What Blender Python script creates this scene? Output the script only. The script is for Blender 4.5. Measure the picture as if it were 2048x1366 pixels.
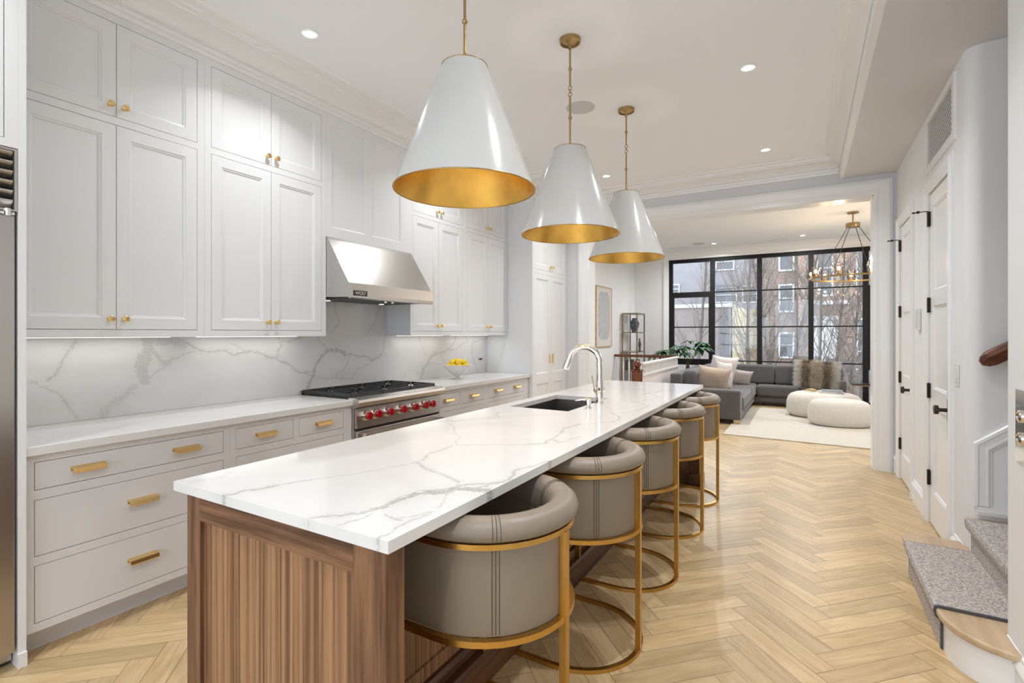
import bpy, bmesh, math, random
from mathutils import Vector, Matrix, Euler, noise
import numpy as np
PI = math.pi
for o in list(bpy.data.objects): bpy.data.objects.remove(o)
S = bpy.context.scene
COL = S.collection

# ---------------------------------------------------------------- camera
cam_d = bpy.data.cameras.new('camera'); cam = bpy.data.objects.new('camera', cam_d); COL.objects.link(cam)
cam.location = (0, 0, 1.40)
cam.rotation_euler = (PI/2, 0, math.radians(30.2853))
cam_d.sensor_fit = 'HORIZONTAL'; cam_d.sensor_width = 36.0
cam_d.lens = 36.0*1006.83/2048.0
cam_d.shift_y = (667.0-683.0)/2048.0
cam_d.clip_start = 0.05; cam_d.clip_end = 300
S.camera = cam

# ---------------------------------------------------------------- world / exposure
W = bpy.data.worlds.new('overcast_sky'); S.world = W; W.use_nodes = True
bg = W.node_tree.nodes['Background']
bg.inputs[0].default_value = (0.76, 0.88, 1.0, 1); bg.inputs[1].default_value = 3.5
S.view_settings.view_transform = 'Standard'; S.view_settings.look = 'None'
S.view_settings.gamma = 1.0; S.view_settings.use_curve_mapping = False
S.view_settings.exposure = 0.27
DL_POWER = 9.0      # recessed downlights
PEND_POWER = 3.2     # pendant bulbs
STRIP_POWER = .5    # under-cabinet strips
CH_POWER = 2.0       # chandelier bulbs

# ---------------------------------------------------------------- materials
def newmat(name):
    m = bpy.data.materials.new(name); m.use_nodes = True
    nt = m.node_tree; b = nt.nodes['Principled BSDF']
    return m, nt, b
def N(nt, t, **kw):
    n = nt.nodes.new(t)
    for k, v in kw.items(): setattr(n, k, v)
    return n
def L(nt, a, b): nt.links.new(a, b)
def paint(name, c, rough=.4, metal=0, bump=0, bscale=200, spec=.5, coat=0, var=0, vscale=3, sheen=0):
    m, nt, b = newmat(name)
    b.inputs['Base Color'].default_value = (*c, 1); b.inputs['Roughness'].default_value = rough
    b.inputs['Metallic'].default_value = metal; b.inputs['Specular IOR Level'].default_value = spec
    b.inputs['Coat Weight'].default_value = coat; b.inputs['Coat Roughness'].default_value = .1
    if sheen: b.inputs['Sheen Weight'].default_value = sheen
    tc = N(nt, 'ShaderNodeTexCoord')
    if bump:
        no = N(nt, 'ShaderNodeTexNoise'); no.inputs['Scale'].default_value = bscale; no.inputs['Detail'].default_value = 3
        bp = N(nt, 'ShaderNodeBump'); bp.inputs['Strength'].default_value = bump; bp.inputs['Distance'].default_value = .002
        L(nt, tc.outputs['Object'], no.inputs['Vector']); L(nt, no.outputs['Fac'], bp.inputs['Height']); L(nt, bp.outputs[0], b.inputs['Normal'])
    if var:
        n2 = N(nt, 'ShaderNodeTexNoise'); n2.inputs['Scale'].default_value = vscale; n2.inputs['Detail'].default_value = 5
        cr = N(nt, 'ShaderNodeValToRGB')
        cr.color_ramp.elements[0].position = .3; cr.color_ramp.elements[1].position = .7
        cr.color_ramp.elements[0].color = (*[x*(1-var) for x in c], 1); cr.color_ramp.elements[1].color = (*[min(1, x*(1+var)) for x in c], 1)
        L(nt, tc.outputs['Object'], n2.inputs['Vector']); L(nt, n2.outputs['Fac'], cr.inputs[0]); L(nt, cr.outputs[0], b.inputs['Base Color'])
    return m
def emit(name, c, s):
    m, nt, b = newmat(name)
    b.inputs['Base Color'].default_value = (*c, 1)
    b.inputs['Emission Color'].default_value = (*c, 1); b.inputs['Emission Strength'].default_value = s
    return m
def wood(name, dark, light, axis='Z', scale=26, stretch=.05, rough=.4, fine=.25, wav=0.0):
    m, nt, b = newmat(name)
    tc = N(nt, 'ShaderNodeTexCoord'); mp = N(nt, 'ShaderNodeMapping')
    sc = [1, 1, 1]; sc['XYZ'.index(axis)] = stretch; mp.inputs['Scale'].default_value = sc
    L(nt, tc.outputs['Object'], mp.inputs['Vector'])
    n1 = N(nt, 'ShaderNodeTexNoise'); n1.inputs['Scale'].default_value = scale; n1.inputs['Detail'].default_value = 4; n1.inputs['Distortion'].default_value = wav
    n2 = N(nt, 'ShaderNodeTexNoise'); n2.inputs['Scale'].default_value = scale*5; n2.inputs['Detail'].default_value = 3
    L(nt, mp.outputs[0], n1.inputs['Vector']); L(nt, mp.outputs[0], n2.inputs['Vector'])
    mx = N(nt, 'ShaderNodeMath', operation='MULTIPLY_ADD'); mx.inputs[1].default_value = fine
    L(nt, n2.outputs['Fac'], mx.inputs[0]); L(nt, n1.outputs['Fac'], mx.inputs[2])
    cr = N(nt, 'ShaderNodeValToRGB'); e = cr.color_ramp.elements
    e[0].position = .40+fine*.4; e[0].color = (*dark, 1); e[1].position = .66+fine*.5; e[1].color = (*light, 1)
    L(nt, mx.outputs[0], cr.inputs[0]); L(nt, cr.outputs[0], b.inputs['Base Color'])
    b.inputs['Roughness'].default_value = rough
    return m
def marble(name, base, vein, rough=.12):
    m, nt, b = newmat(name)
    at = N(nt, 'ShaderNodeAttribute', attribute_name='vein_ratio')
    st = N(nt, 'ShaderNodeAttribute', attribute_name='vein_strength')
    tc = N(nt, 'ShaderNodeTexCoord')
    no = N(nt, 'ShaderNodeTexNoise'); no.inputs['Scale'].default_value = 55; no.inputs['Detail'].default_value = 5; no.inputs['Roughness'].default_value = .7
    L(nt, tc.outputs['Object'], no.inputs['Vector'])
    a = N(nt, 'ShaderNodeMath', operation='MULTIPLY_ADD'); a.inputs[1].default_value = 2.4; a.inputs[2].default_value = -1.2
    L(nt, no.outputs['Fac'], a.inputs[0])
    s = N(nt, 'ShaderNodeMath', operation='ADD'); L(nt, at.outputs['Fac'], s.inputs[0]); L(nt, a.outputs[0], s.inputs[1])
    mr = N(nt, 'ShaderNodeMapRange'); mr.interpolation_type = 'SMOOTHSTEP'
    mr.inputs['From Min'].default_value = 1.25; mr.inputs['From Max'].default_value = .55
    L(nt, s.outputs[0], mr.inputs['Value'])
    n3 = N(nt, 'ShaderNodeTexNoise'); n3.inputs['Scale'].default_value = 140; n3.inputs['Detail'].default_value = 3
    L(nt, tc.outputs['Object'], n3.inputs['Vector'])
    m3 = N(nt, 'ShaderNodeMapRange'); m3.inputs['From Min'].default_value = .3; m3.inputs['From Max'].default_value = .7; m3.inputs['To Min'].default_value = .55; m3.inputs['To Max'].default_value = 1.15
    L(nt, n3.outputs['Fac'], m3.inputs['Value'])
    k = N(nt, 'ShaderNodeMath', operation='MULTIPLY'); L(nt, mr.outputs[0], k.inputs[0]); L(nt, st.outputs['Fac'], k.inputs[1])
    k2 = N(nt, 'ShaderNodeMath', operation='MULTIPLY'); L(nt, k.outputs[0], k2.inputs[0]); L(nt, m3.outputs[0], k2.inputs[1])
    # wide faint halo round a vein
    h = N(nt, 'ShaderNodeMapRange'); h.interpolation_type = 'SMOOTHSTEP'; h.inputs['From Min'].default_value = 4.5; h.inputs['From Max'].default_value = .5; h.inputs['To Max'].default_value = .10
    L(nt, s.outputs[0], h.inputs['Value'])
    k3 = N(nt, 'ShaderNodeMath', operation='MAXIMUM'); L(nt, k2.outputs[0], k3.inputs[0]); L(nt, h.outputs[0], k3.inputs[1])
    n4 = N(nt, 'ShaderNodeTexNoise'); n4.inputs['Scale'].default_value = 1.6; n4.inputs['Detail'].default_value = 6; n4.inputs['Distortion'].default_value = 1.5
    L(nt, tc.outputs['Object'], n4.inputs['Vector'])
    m4 = N(nt, 'ShaderNodeMapRange'); m4.inputs['From Min'].default_value = .45; m4.inputs['From Max'].default_value = .75; m4.inputs['To Max'].default_value = .10
    L(nt, n4.outputs['Fac'], m4.inputs['Value'])
    k4 = N(nt, 'ShaderNodeMath', operation='ADD', use_clamp=True); L(nt, k3.outputs[0], k4.inputs[0]); L(nt, m4.outputs[0], k4.inputs[1])
    mc = N(nt, 'ShaderNodeMix', data_type='RGBA'); mc.inputs['A'].default_value = (*base, 1); mc.inputs['B'].default_value = (*vein, 1)
    L(nt, k4.outputs[0], mc.inputs['Factor']); L(nt, mc.outputs['Result'], b.inputs['Base Color'])
    b.inputs['Roughness'].default_value = rough
    return m
def brushed(name, c, rough=.28, axis='Y', amt=.12, scale=90):
    m, nt, b = newmat(name)
    b.inputs['Base Color'].default_value = (*c, 1); b.inputs['Metallic'].default_value = 1
    tc = N(nt, 'ShaderNodeTexCoord'); mp = N(nt, 'ShaderNodeMapping')
    sc = [1, 1, 1]; sc['XYZ'.index(axis)] = .02; mp.inputs['Scale'].default_value = sc
    n = N(nt, 'ShaderNodeTexNoise'); n.inputs['Scale'].default_value = scale; n.inputs['Detail'].default_value = 4
    L(nt, tc.outputs['Object'], mp.inputs['Vector']); L(nt, mp.outputs[0], n.inputs['Vector'])
    mr = N(nt, 'ShaderNodeMapRange'); mr.inputs['To Min'].default_value = rough-amt; mr.inputs['To Max'].default_value = rough+amt
    L(nt, n.outputs['Fac'], mr.inputs['Value']); L(nt, mr.outputs[0], b.inputs['Roughness'])
    return m
M = {}
M['cab'] = paint('white_cabinet_paint', (.82, .825, .84), .34, bump=.05, bscale=60)
M['base_cab'] = paint('warm_grey_cabinet_paint', (.75, .745, .765), .38, bump=.05, bscale=60)
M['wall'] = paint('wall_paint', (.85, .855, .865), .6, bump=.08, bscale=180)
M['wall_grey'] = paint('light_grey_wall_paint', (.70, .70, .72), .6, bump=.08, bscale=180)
M['ceil'] = paint('ceiling_paint', (.885, .90, .925), .8)
M['trim'] = paint('trim_gloss_paint', (.88, .878, .875), .28)
M['brass'] = paint('aged_brass', (.43, .30, .14), .32, 1, var=.12, vscale=14)
M['pull'] = paint('satin_brass', (.83, .60, .27), .26, 1)
M['gold'] = paint('brushed_gold_metal', (.62, .37, .10), .3, 1, var=.1, vscale=9)
M['black'] = paint('black_metal', (.012, .012, .013), .55, 0, spec=.25)
M['bronze'] = paint('dark_bronze', (.045, .035, .03), .35, .6)
M['dark'] = paint('dark_gap', (.03, .03, .03), .8)
M['steel'] = brushed('brushed_stainless', (.60, .575, .55), .30, 'Y', .035, 160)
M['steel_v'] = brushed('brushed_stainless_door', (.50, .475, .45), .30, 'Y', .05, 160)
M['chrome'] = paint('polished_nickel', (.86, .83, .80), .05, 1)
M['iron'] = paint('cast_iron', (.030, .031, .033), .45, bump=.3, bscale=300)
M['red'] = paint('glossy_red_knob', (.38, .004, .014), .22, coat=.6)
M['shade_out'] = paint('white_enamel_shade', (.56, .555, .54), .16, coat=.6)
M['shade_in'] = paint('gold_leaf_inside', (.80, .50, .12), .34, 1, var=.2, vscale=6)
M['leather'] = paint('taupe_leather', (.26, .212, .165), .36, bump=.25, bscale=420, var=.05, vscale=5)
M['thread'] = paint('dark_thread', (.07, .05, .035), .7)
M['walnut'] = wood('walnut_frame', (.075, .030, .014), (.235, .115, .058), 'Z', 30, .06, .38)
M['walnut_y'] = wood('walnut_rail', (.075, .030, .014), (.235, .115, .058), 'X', 30, .06, .38)
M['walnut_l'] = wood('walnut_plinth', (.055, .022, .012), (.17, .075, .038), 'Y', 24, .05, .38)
M['veneer'] = wood('striped_walnut_veneer', (.13, .058, .027), (.38, .205, .105), 'Z', 75, .008, .36, fine=.5)
M['oak_tread'] = wood('oak_tread', (.50, .35, .21), (.62, .46, .30), 'Y', 16, .08, .35)
M['mahogany'] = wood('mahogany', (.10, .026, .010), (.22, .066, .026), 'X', 20, .08, .25)
M['newel'] = wood('reddish_newel_wood', (.12, .030, .012), (.24, .070, .028), 'Z', 20, .08, .25)
M['sofa'] = paint('charcoal_weave', (.105, .10, .10), .9, bump=.6, bscale=500, var=.12, vscale=90, sheen=.3)
M['linen'] = paint('beige_linen', (.56, .45, .36), .9, bump=.5, bscale=380, var=.06, vscale=60, sheen=.2)
M['linen_w'] = paint('pale_patterned_linen', (.66, .61, .58), .9, bump=.5, bscale=380, var=.16, vscale=11, sheen=.2)
M['linen_w2'] = paint('white_linen', (.74, .69, .67), .9, bump=.5, bscale=380, var=.05, vscale=20, sheen=.2)
M['linen_g'] = paint('grey_mauve_linen', (.43, .39, .38), .9, bump=.5, bscale=380, var=.06, vscale=60, sheen=.2)
M['boucle'] = paint('cream_boucle', (.72, .67, .60), .95, bump=.8, bscale=260, var=.04, vscale=30, sheen=.3)
M['ceramic'] = paint('white_ceramic', (.78, .74, .70), .25, coat=.3)
M['lemon'] = paint('lemon_skin', (.90, .62, .015), .38, bump=.3, bscale=160, var=.08, vscale=20)
M['plastic'] = paint('white_plastic', (.80, .79, .78), .35)
M['grille_in'] = paint('grille_shadow', (.07, .062, .055), .8)
M['etagere'] = paint('antique_bronze_brass', (.27, .20, .12), .4, .8)
M['sinkm'] = brushed('sink_steel', (.16, .15, .14), .38, 'X', .05)
M['paper'] = paint('paper', (.72, .70, .66), .8)
M['book_g'] = paint('grey_book_cover', (.30, .31, .34), .5)
M['driftwood'] = paint('pale_driftwood', (.55, .39, .20), .7, var=.25, vscale=25, bump=.5, bscale=60)
M['porcelain'] = paint('blue_porcelain', (.06, .075, .12), .2, var=.9, vscale=26, coat=.5)
M['stone_brown'] = paint('brown_figurine', (.10, .075, .06), .6)
M['pot'] = paint('charcoal_pot', (.07, .07, .078), .6)
M['leaf'] = paint('glossy_leaf', (.035, .11, .035), .35, var=.35, vscale=9)
M['stem'] = paint('plant_stem', (.09, .10, .04), .6)
M['trunk'] = paint('palm_trunk', (.18, .10, .05), .8, var=.3, vscale=40)
M['soil'] = paint('soil', (.03, .022, .016), .9)
M['bulb'] = emit('warm_bulb', (1.0, .62, .28), 14)
M['pbulb'] = emit('pendant_bulb', (1.0, .74, .42), 12)
M['dl'] = emit('downlight_lens', (1.0, .98, .95), 30)
M['strip'] = emit('light_strip', (1.0, .95, .88), 1.6)
M['mirror_plate'] = paint('polished_steel_plate', (.75, .75, .76), .08, 1)
M['canvas'] = paint('painted_canvas', (.70, .665, .63), .85, bump=.4, bscale=120, var=.03, vscale=4)
M['wash'] = paint('grey_paint_wash', (.50, .505, .51), .8, bump=.4, bscale=60, var=.08, vscale=8)
M['speaker'] = paint('speaker_grille', (.60, .60, .60), .8)

# glass pane: transparent with Fresnel reflection
def glass(name, tint=(1, 1, 1), ior=1.45, rough=0.0):
    m, nt, b = newmat(name); nt.nodes.remove(b)
    out = nt.nodes['Material Output']
    t = N(nt, 'ShaderNodeBsdfTransparent'); t.inputs[0].default_value = (*tint, 1)
    g = N(nt, 'ShaderNodeBsdfGlossy'); g.inputs['Roughness'].default_value = rough
    fr = N(nt, 'ShaderNodeFresnel'); fr.inputs['IOR'].default_value = ior
    mx = N(nt, 'ShaderNodeMixShader'); L(nt, fr.outputs[0], mx.inputs[0]); L(nt, t.outputs[0], mx.inputs[1]); L(nt, g.outputs[0], mx.inputs[2])
    L(nt, mx.outputs[0], out.inputs['Surface'])
    return m
M['glass'] = glass('window_glass', (.97, .98, .98))
M['amber'] = glass('amber_glass', (1, .965, .93), 1.25, .05)

def floor_mat():
    m, nt, b = newmat('oak_herringbone')
    uv = N(nt, 'ShaderNodeUVMap', uv_map='plank'); at = N(nt, 'ShaderNodeAttribute', attribute_name='tint')
    sp = N(nt, 'ShaderNodeSeparateXYZ'); L(nt, uv.outputs[0], sp.inputs[0])
    sc = N(nt, 'ShaderNodeSeparateColor'); L(nt, at.outputs['Color'], sc.inputs[0])
    # grain coordinates: along plank stretched, shifted per plank
    cb = N(nt, 'ShaderNodeCombineXYZ')
    a = N(nt, 'ShaderNodeMath', operation='MULTIPLY'); a.inputs[1].default_value = .12; L(nt, sp.outputs[0], a.inputs[0])
    o1 = N(nt, 'ShaderNodeMath', operation='MULTIPLY_ADD'); o1.inputs[1].default_value = 37; L(nt, sc.outputs[0], o1.inputs[0]); L(nt, a.outputs[0], o1.inputs[2])
    L(nt, o1.outputs[0], cb.inputs[0]); L(nt, sp.outputs[1], cb.inputs[1]); 
    o2 = N(nt, 'ShaderNodeMath', operation='MULTIPLY'); o2.inputs[1].default_value = 23; L(nt, sc.outputs[1], o2.inputs[0]); L(nt, o2.outputs[0], cb.inputs[2])
    n1 = N(nt, 'ShaderNodeTexNoise'); n1.inputs['Scale'].default_value = 22; n1.inputs['Detail'].default_value = 5; n1.inputs['Distortion'].default_value = 1.2
    L(nt, cb.outputs[0], n1.inputs['Vector'])
    n2 = N(nt, 'ShaderNodeTexNoise'); n2.inputs['Scale'].default_value = 150; n2.inputs['Detail'].default_value = 2
    L(nt, cb.outputs[0], n2.inputs['Vector'])
    ma = N(nt, 'ShaderNodeMath', operation='MULTIPLY_ADD'); ma.inputs[1].default_value = .25
    L(nt, n2.outputs['Fac'], ma.inputs[0]); L(nt, n1.outputs['Fac'], ma.inputs[2])
    cr = N(nt, 'ShaderNodeValToRGB'); e = cr.color_ramp.elements
    e[0].position = .38; e[0].color = (.50, .340, .168, 1); e[1].position = .80; e[1].color = (.68, .505, .285, 1)
    L(nt, ma.outputs[0], cr.inputs[0])
    tv = N(nt, 'ShaderNodeMapRange'); tv.inputs['To Min'].default_value = .80; tv.inputs['To Max'].default_value = 1.10; L(nt, sc.outputs[2], tv.inputs['Value'])
    mu = N(nt, 'ShaderNodeMix', data_type='RGBA', blend_type='MULTIPLY'); mu.inputs['Factor'].default_value = 1
    cc = N(nt, 'ShaderNodeCombineColor'); [L(nt, tv.outputs[0], cc.inputs[i]) for i in range(3)]
    L(nt, cr.outputs[0], mu.inputs['A']); L(nt, cc.outputs[0], mu.inputs['B'])
    # seams
    LL, WW = .513, .1026
    def mth(op, x, y): 
        n = N(nt, 'ShaderNodeMath', operation=op)
        for i, q in enumerate((x, y)):
            if q is None: continue
            if isinstance(q, (int, float)): n.inputs[i].default_value = q
            else: L(nt, q, n.inputs[i])
        return n.outputs[0]
    u, v = sp.outputs[0], sp.outputs[1]
    d = mth('MINIMUM', mth('MINIMUM', u, mth('SUBTRACT', LL, u)), mth('MINIMUM', v, mth('SUBTRACT', WW, v)))
    wd = mth('MULTIPLY_ADD', sc.outputs[0], .0012); wd.node.inputs[2].default_value = .0006
    gap = mth('LESS_THAN', d, wd)
    g2 = mth('MULTIPLY', gap, .85)
    mx = N(nt, 'ShaderNodeMix', data_type='RGBA'); L(nt, g2, mx.inputs['Factor']); L(nt, mu.outputs['Result'], mx.inputs['A']); mx.inputs['B'].default_value = (.13, .07, .035, 1)
    L(nt, mx.outputs['Result'], b.inputs['Base Color'])
    b.inputs['Roughness'].default_value = .33
    return m
M['floor'] = floor_mat()
def rug_mat():
    m, nt, b = newmat('woven_rug')
    tc = N(nt, 'ShaderNodeTexCoord')
    w = N(nt, 'ShaderNodeTexWave', bands_direction='X'); w.inputs['Scale'].default_value = 22; w.inputs['Distortion'].default_value = 1.2; w.inputs['Detail Scale'].default_value = 8
    w2 = N(nt, 'ShaderNodeTexWave', bands_direction='Y'); w2.inputs['Scale'].default_value = 22; w2.inputs['Distortion'].default_value = 1.2; w2.inputs['Detail Scale'].default_value = 8
    L(nt, tc.outputs['Object'], w.inputs['Vector']); L(nt, tc.outputs['Object'], w2.inputs['Vector'])
    a = N(nt, 'ShaderNodeMath', operation='MULTIPLY'); L(nt, w.outputs['Fac'], a.inputs[0]); L(nt, w2.outputs['Fac'], a.inputs[1])
    cr = N(nt, 'ShaderNodeValToRGB'); e = cr.color_ramp.elements
    e[0].color = (.56, .50, .42, 1); e[1].color = (.78, .73, .66, 1); e[1].position = .6
    L(nt, a.outputs[0], cr.inputs[0]); L(nt, cr.outputs[0], b.inputs['Base Color'])
    bp = N(nt, 'ShaderNodeBump'); bp.inputs['Strength'].default_value = .4; bp.inputs['Distance'].default_value = .004
    L(nt, a.outputs[0], bp.inputs['Height']); L(nt, bp.outputs[0], b.inputs['Normal'])
    b.inputs['Roughness'].default_value = .95
    return m
M['rug'] = rug_mat()
def carpet_mat():
    m, nt, b = newmat('speckled_carpet')
    tc = N(nt, 'ShaderNodeTexCoord')
    v = N(nt, 'ShaderNodeTexNoise'); v.inputs['Scale'].default_value = 95; v.inputs['Detail'].default_value = 3; v.inputs['Roughness'].default_value = .7
    L(nt, tc.outputs['Object'], v.inputs['Vector'])
    cr = N(nt, 'ShaderNodeValToRGB'); e = cr.color_ramp.elements
    e[0].position = .40; e[0].color = (.30, .265, .26, 1); e[1].position = .60; e[1].color = (.64, .59, .545, 1)
    L(nt, v.outputs['Fac'], cr.inputs[0]); L(nt, cr.outputs[0], b.inputs['Base Color'])
    bp = N(nt, 'ShaderNodeBump'); bp.inputs['Strength'].default_value = .7; bp.inputs['Distance'].default_value = .004
    L(nt, v.outputs['Fac'], bp.inputs['Height']); L(nt, bp.outputs[0], b.inputs['Normal']); b.inputs['Roughness'].default_value = .95
    return m
M['carpet'] = carpet_mat()
def brick_mat(name, c1, c2, mortar, mix=.5):
    m, nt, b = newmat(name)
    tc = N(nt, 'ShaderNodeTexCoord'); mp = N(nt, 'ShaderNodeMapping'); mp.inputs['Rotation'].default_value = (PI/2, 0, 0)
    br = N(nt, 'ShaderNodeTexBrick'); br.inputs['Color1'].default_value = (*c1, 1); br.inputs['Color2'].default_value = (*c2, 1); br.inputs['Mortar'].default_value = (*mortar, 1)
    br.inputs['Scale'].default_value = 1; br.inputs['Brick Width'].default_value = .22; br.inputs['Row Height'].default_value = .09; br.inputs['Mortar Size'].default_value = .010
    no = N(nt, 'ShaderNodeTexNoise'); no.inputs['Scale'].default_value = 9; no.inputs['Detail'].default_value = 4
    L(nt, tc.outputs['Object'], mp.inputs['Vector']); L(nt, mp.outputs[0], br.inputs['Vector']); L(nt, tc.outputs['Object'], no.inputs['Vector'])
    mx = N(nt, 'ShaderNodeMix', data_type='RGBA', blend_type='OVERLAY'); mx.inputs['Factor'].default_value = mix
    L(nt, br.outputs[0], mx.inputs['A']); L(nt, no.outputs['Color'], mx.inputs['B']); L(nt, mx.outputs['Result'], b.inputs['Base Color'])
    b.inputs['Roughness'].default_value = .9
    return m
M['brick'] = brick_mat('old_red_brick', (.27, .15, .10), (.36, .225, .16), (.36, .33, .30))
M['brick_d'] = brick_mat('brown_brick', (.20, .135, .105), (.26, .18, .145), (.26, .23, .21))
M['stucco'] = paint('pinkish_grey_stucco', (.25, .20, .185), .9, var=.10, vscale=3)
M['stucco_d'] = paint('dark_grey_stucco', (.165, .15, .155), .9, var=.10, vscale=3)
M['stucco_b'] = paint('pale_mauve_stucco', (.30, .27, .275), .9, var=.08, vscale=2)
M['yellow'] = paint('pale_yellow_render', (.55, .45, .28), .9, var=.12, vscale=4)
M['out_white'] = paint('exterior_white', (.60, .59, .58), .7)
M['out_glass'] = paint('exterior_window_glass', (.14, .15, .165), .15)
M['bark'] = paint('grey_bark', (.13, .105, .09), .9, var=.3, vscale=20)
M['twig'] = paint('pale_twigs', (.20, .155, .13), .9)
M['ground'] = paint('garden_ground', (.34, .31, .28), .95, var=.3, vscale=6)

# ---------------------------------------------------------------- mesh builder
OFF = {}
class MB:
    def __init__(s): s.v = []; s.f = []
    def add(s, vs, fs):
        k = len(s.v); s.v += [tuple(p) for p in vs]; s.f += [tuple(i+k for i in f) for f in fs]; return s
    def box(s, x0, x1, y0, y1, z0, z1):
        if x0 > x1: x0, x1 = x1, x0
        if y0 > y1: y0, y1 = y1, y0
        if z0 > z1: z0, z1 = z1, z0
        return s.add([(x0,y0,z0),(x1,y0,z0),(x1,y1,z0),(x0,y1,z0),(x0,y0,z1),(x1,y0,z1),(x1,y1,z1),(x0,y1,z1)],
                     [(0,3,2,1),(4,5,6,7),(0,1,5,4),(1,2,6,5),(2,3,7,6),(3,0,4,7)])
    def hexa(s, b, t):   # four bottom points ccw seen from above, four top points
        return s.add(list(b)+list(t), [(0,3,2,1),(4,5,6,7),(0,1,5,4),(1,2,6,5),(2,3,7,6),(3,0,4,7)])
    def loft(s, rings, cap=True, closed=False):
        n = len(rings[0]); k = len(s.v)
        for r in rings: s.v += [tuple(p) for p in r]
        m = len(rings)
        for i in range(m if closed else m-1):
            a = k+i*n; b = k+((i+1) % m)*n
            for j in range(n):
                j2 = (j+1) % n; s.f.append((a+j, a+j2, b+j2, b+j))
        if cap and not closed:
            s.f.append(tuple(k+j for j in reversed(range(n)))); s.f.append(tuple(k+(m-1)*n+j for j in range(n)))
        return s
    def tube(s, pts, r, n=8, closed=False, cap=True):
        P = [Vector(p) for p in pts]; m = len(P); rings = []
        up = None
        for i in range(m):
            if closed: t = (P[(i+1) % m]-P[i-1])
            else: t = P[min(i+1, m-1)]-P[max(i-1, 0)]
            if t.length < 1e-9: t = Vector((0, 0, 1))
            t.normalize()
            if up is None:
                up = Vector((0, 0, 1)) if abs(t.z) < .9 else Vector((1, 0, 0))
            a = up-t*up.dot(t)
            if a.length < 1e-6: a = t.orthogonal()
            a.normalize(); up = a; b = t.cross(a)
            rr = r[i] if isinstance(r, (list, tuple)) else r
            rings.append([P[i]+(a*math.cos(2*PI*j/n)+b*math.sin(2*PI*j/n))*rr for j in range(n)])
        return s.loft(rings, cap, closed)
    def bar(s, p0, p1, w, h, up=(0, 0, 1)):
        p0 = Vector(p0); p1 = Vector(p1); t = (p1-p0).normalized(); u = Vector(up)
        if abs(t.dot(u)) > .98: u = Vector((1, 0, 0))
        a = t.cross(u).normalized()*w/2; b = a.cross(t).normalized()*h/2
        q = [a+b, -a+b, -a-b, a-b]
        return s.loft([[p0+x for x in q], [p1+x for x in q]])
    def lathe(s, prof, c=(0, 0, 0), n=32, sx=1, sy=1, close=False, ang=None):
        k = len(s.v); m = len(prof)
        for (r, z) in prof:
            for j in range(n):
                a = 2*PI*j/n
                s.v.append((c[0]+r*math.cos(a)*sx, c[1]+r*math.sin(a)*sy, c[2]+z))
        for i in range(m if close else m-1):
            i2 = (i+1) % m
            for j in range(n):
                j2 = (j+1) % n
                s.f.append((k+i*n+j, k+i*n+j2, k+i2*n+j2, k+i2*n+j))
        if not close:
            if prof[0][0] > 1e-6: s.f.append(tuple(k+j for j in reversed(range(n))))
            if prof[-1][0] > 1e-6: s.f.append(tuple(k+(m-1)*n+j for j in range(n)))
        return s
    def axlathe(s, prof, c, axis, n=20, cap=True):   # profile (r, t) revolved round an axis through c
        ax = Vector(axis).normalized(); a = ax.orthogonal().normalized(); b = ax.cross(a); c = Vector(c)
        rings = [[c+ax*t+(a*math.cos(2*PI*j/n)+b*math.sin(2*PI*j/n))*max(r, 1e-5) for j in range(n)] for r, t in prof]
        return s.loft(rings, cap)
    def prism(s, poly, z0, z1):
        n = len(poly)
        return s.loft([[(x, y, z0) for x, y in poly], [(x, y, z1) for x, y in poly]])
    def nested(s, O, A, B, w, h, loops):
        # rectangular loops: (inset, height along normal A x B); builds a stepped panel
        O = Vector(O); A = Vector(A); B = Vector(B); Nn = A.cross(B); k = len(s.v)
        for (i, d) in loops:
            for (x, y) in ((i, i), (w-i, i), (w-i, h-i), (i, h-i)): s.v.append(tuple(O+A*x+B*y+Nn*d))
        for q in range(len(loops)-1):
            for j in range(4):
                j2 = (j+1) % 4; s.f.append((k+q*4+j, k+q*4+j2, k+(q+1)*4+j2, k+(q+1)*4+j))
        e = k+(len(loops)-1)*4; s.f.append((e, e+1, e+2, e+3)); s.f.append((k+3, k+2, k+1, k))
        return s
    def sphere(s, c, r, n=16, sc=(1, 1, 1)):
        prof = [(max(1e-5, math.sin(PI*i/(n//2)))*r, -math.cos(PI*i/(n//2))*r) for i in range(n//2+1)]
        k = len(s.v); s.lathe(prof, (0, 0, 0), n)
        for i in range(k, len(s.v)):
            p = s.v[i]; s.v[i] = (c[0]+p[0]*sc[0], c[1]+p[1]*sc[1], c[2]+p[2]*sc[2])
        return s
    def build(s, name, mat, parent=None, smooth=None, bevel=0, seg=2, origin=None):
        if parent is not None: off = OFF[parent.name]
        elif origin is not None: off = Vector(origin)
        else:
            xs = [p[0] for p in s.v]; ys = [p[1] for p in s.v]; zs = [p[2] for p in s.v]
            off = Vector(((min(xs)+max(xs))/2, (min(ys)+max(ys))/2, min(zs)))
        me = bpy.data.meshes.new(name)
        me.from_pydata([(p[0]-off.x, p[1]-off.y, p[2]-off.z) for p in s.v], [], s.f)
        me.update()
        bm = bmesh.new(); bm.from_mesh(me); bmesh.ops.recalc_face_normals(bm, faces=bm.faces); bm.to_mesh(me); bm.free()
        me.materials.append(M[mat] if isinstance(mat, str) else mat)
        if smooth:
            me.polygons.foreach_set('use_smooth', [True]*len(me.polygons)); me.set_sharp_from_angle(angle=math.radians(smooth))
        o = bpy.data.objects.new(name, me); COL.objects.link(o)
        if parent is not None: o.parent = parent
        else: o.location = off
        OFF[o.name] = off.copy()
        if bevel:
            md = o.modifiers.new('edge', 'BEVEL'); md.width = bevel; md.segments = seg; md.limit_method = 'ANGLE'; md.angle_limit = math.radians(40)
        return o
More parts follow.
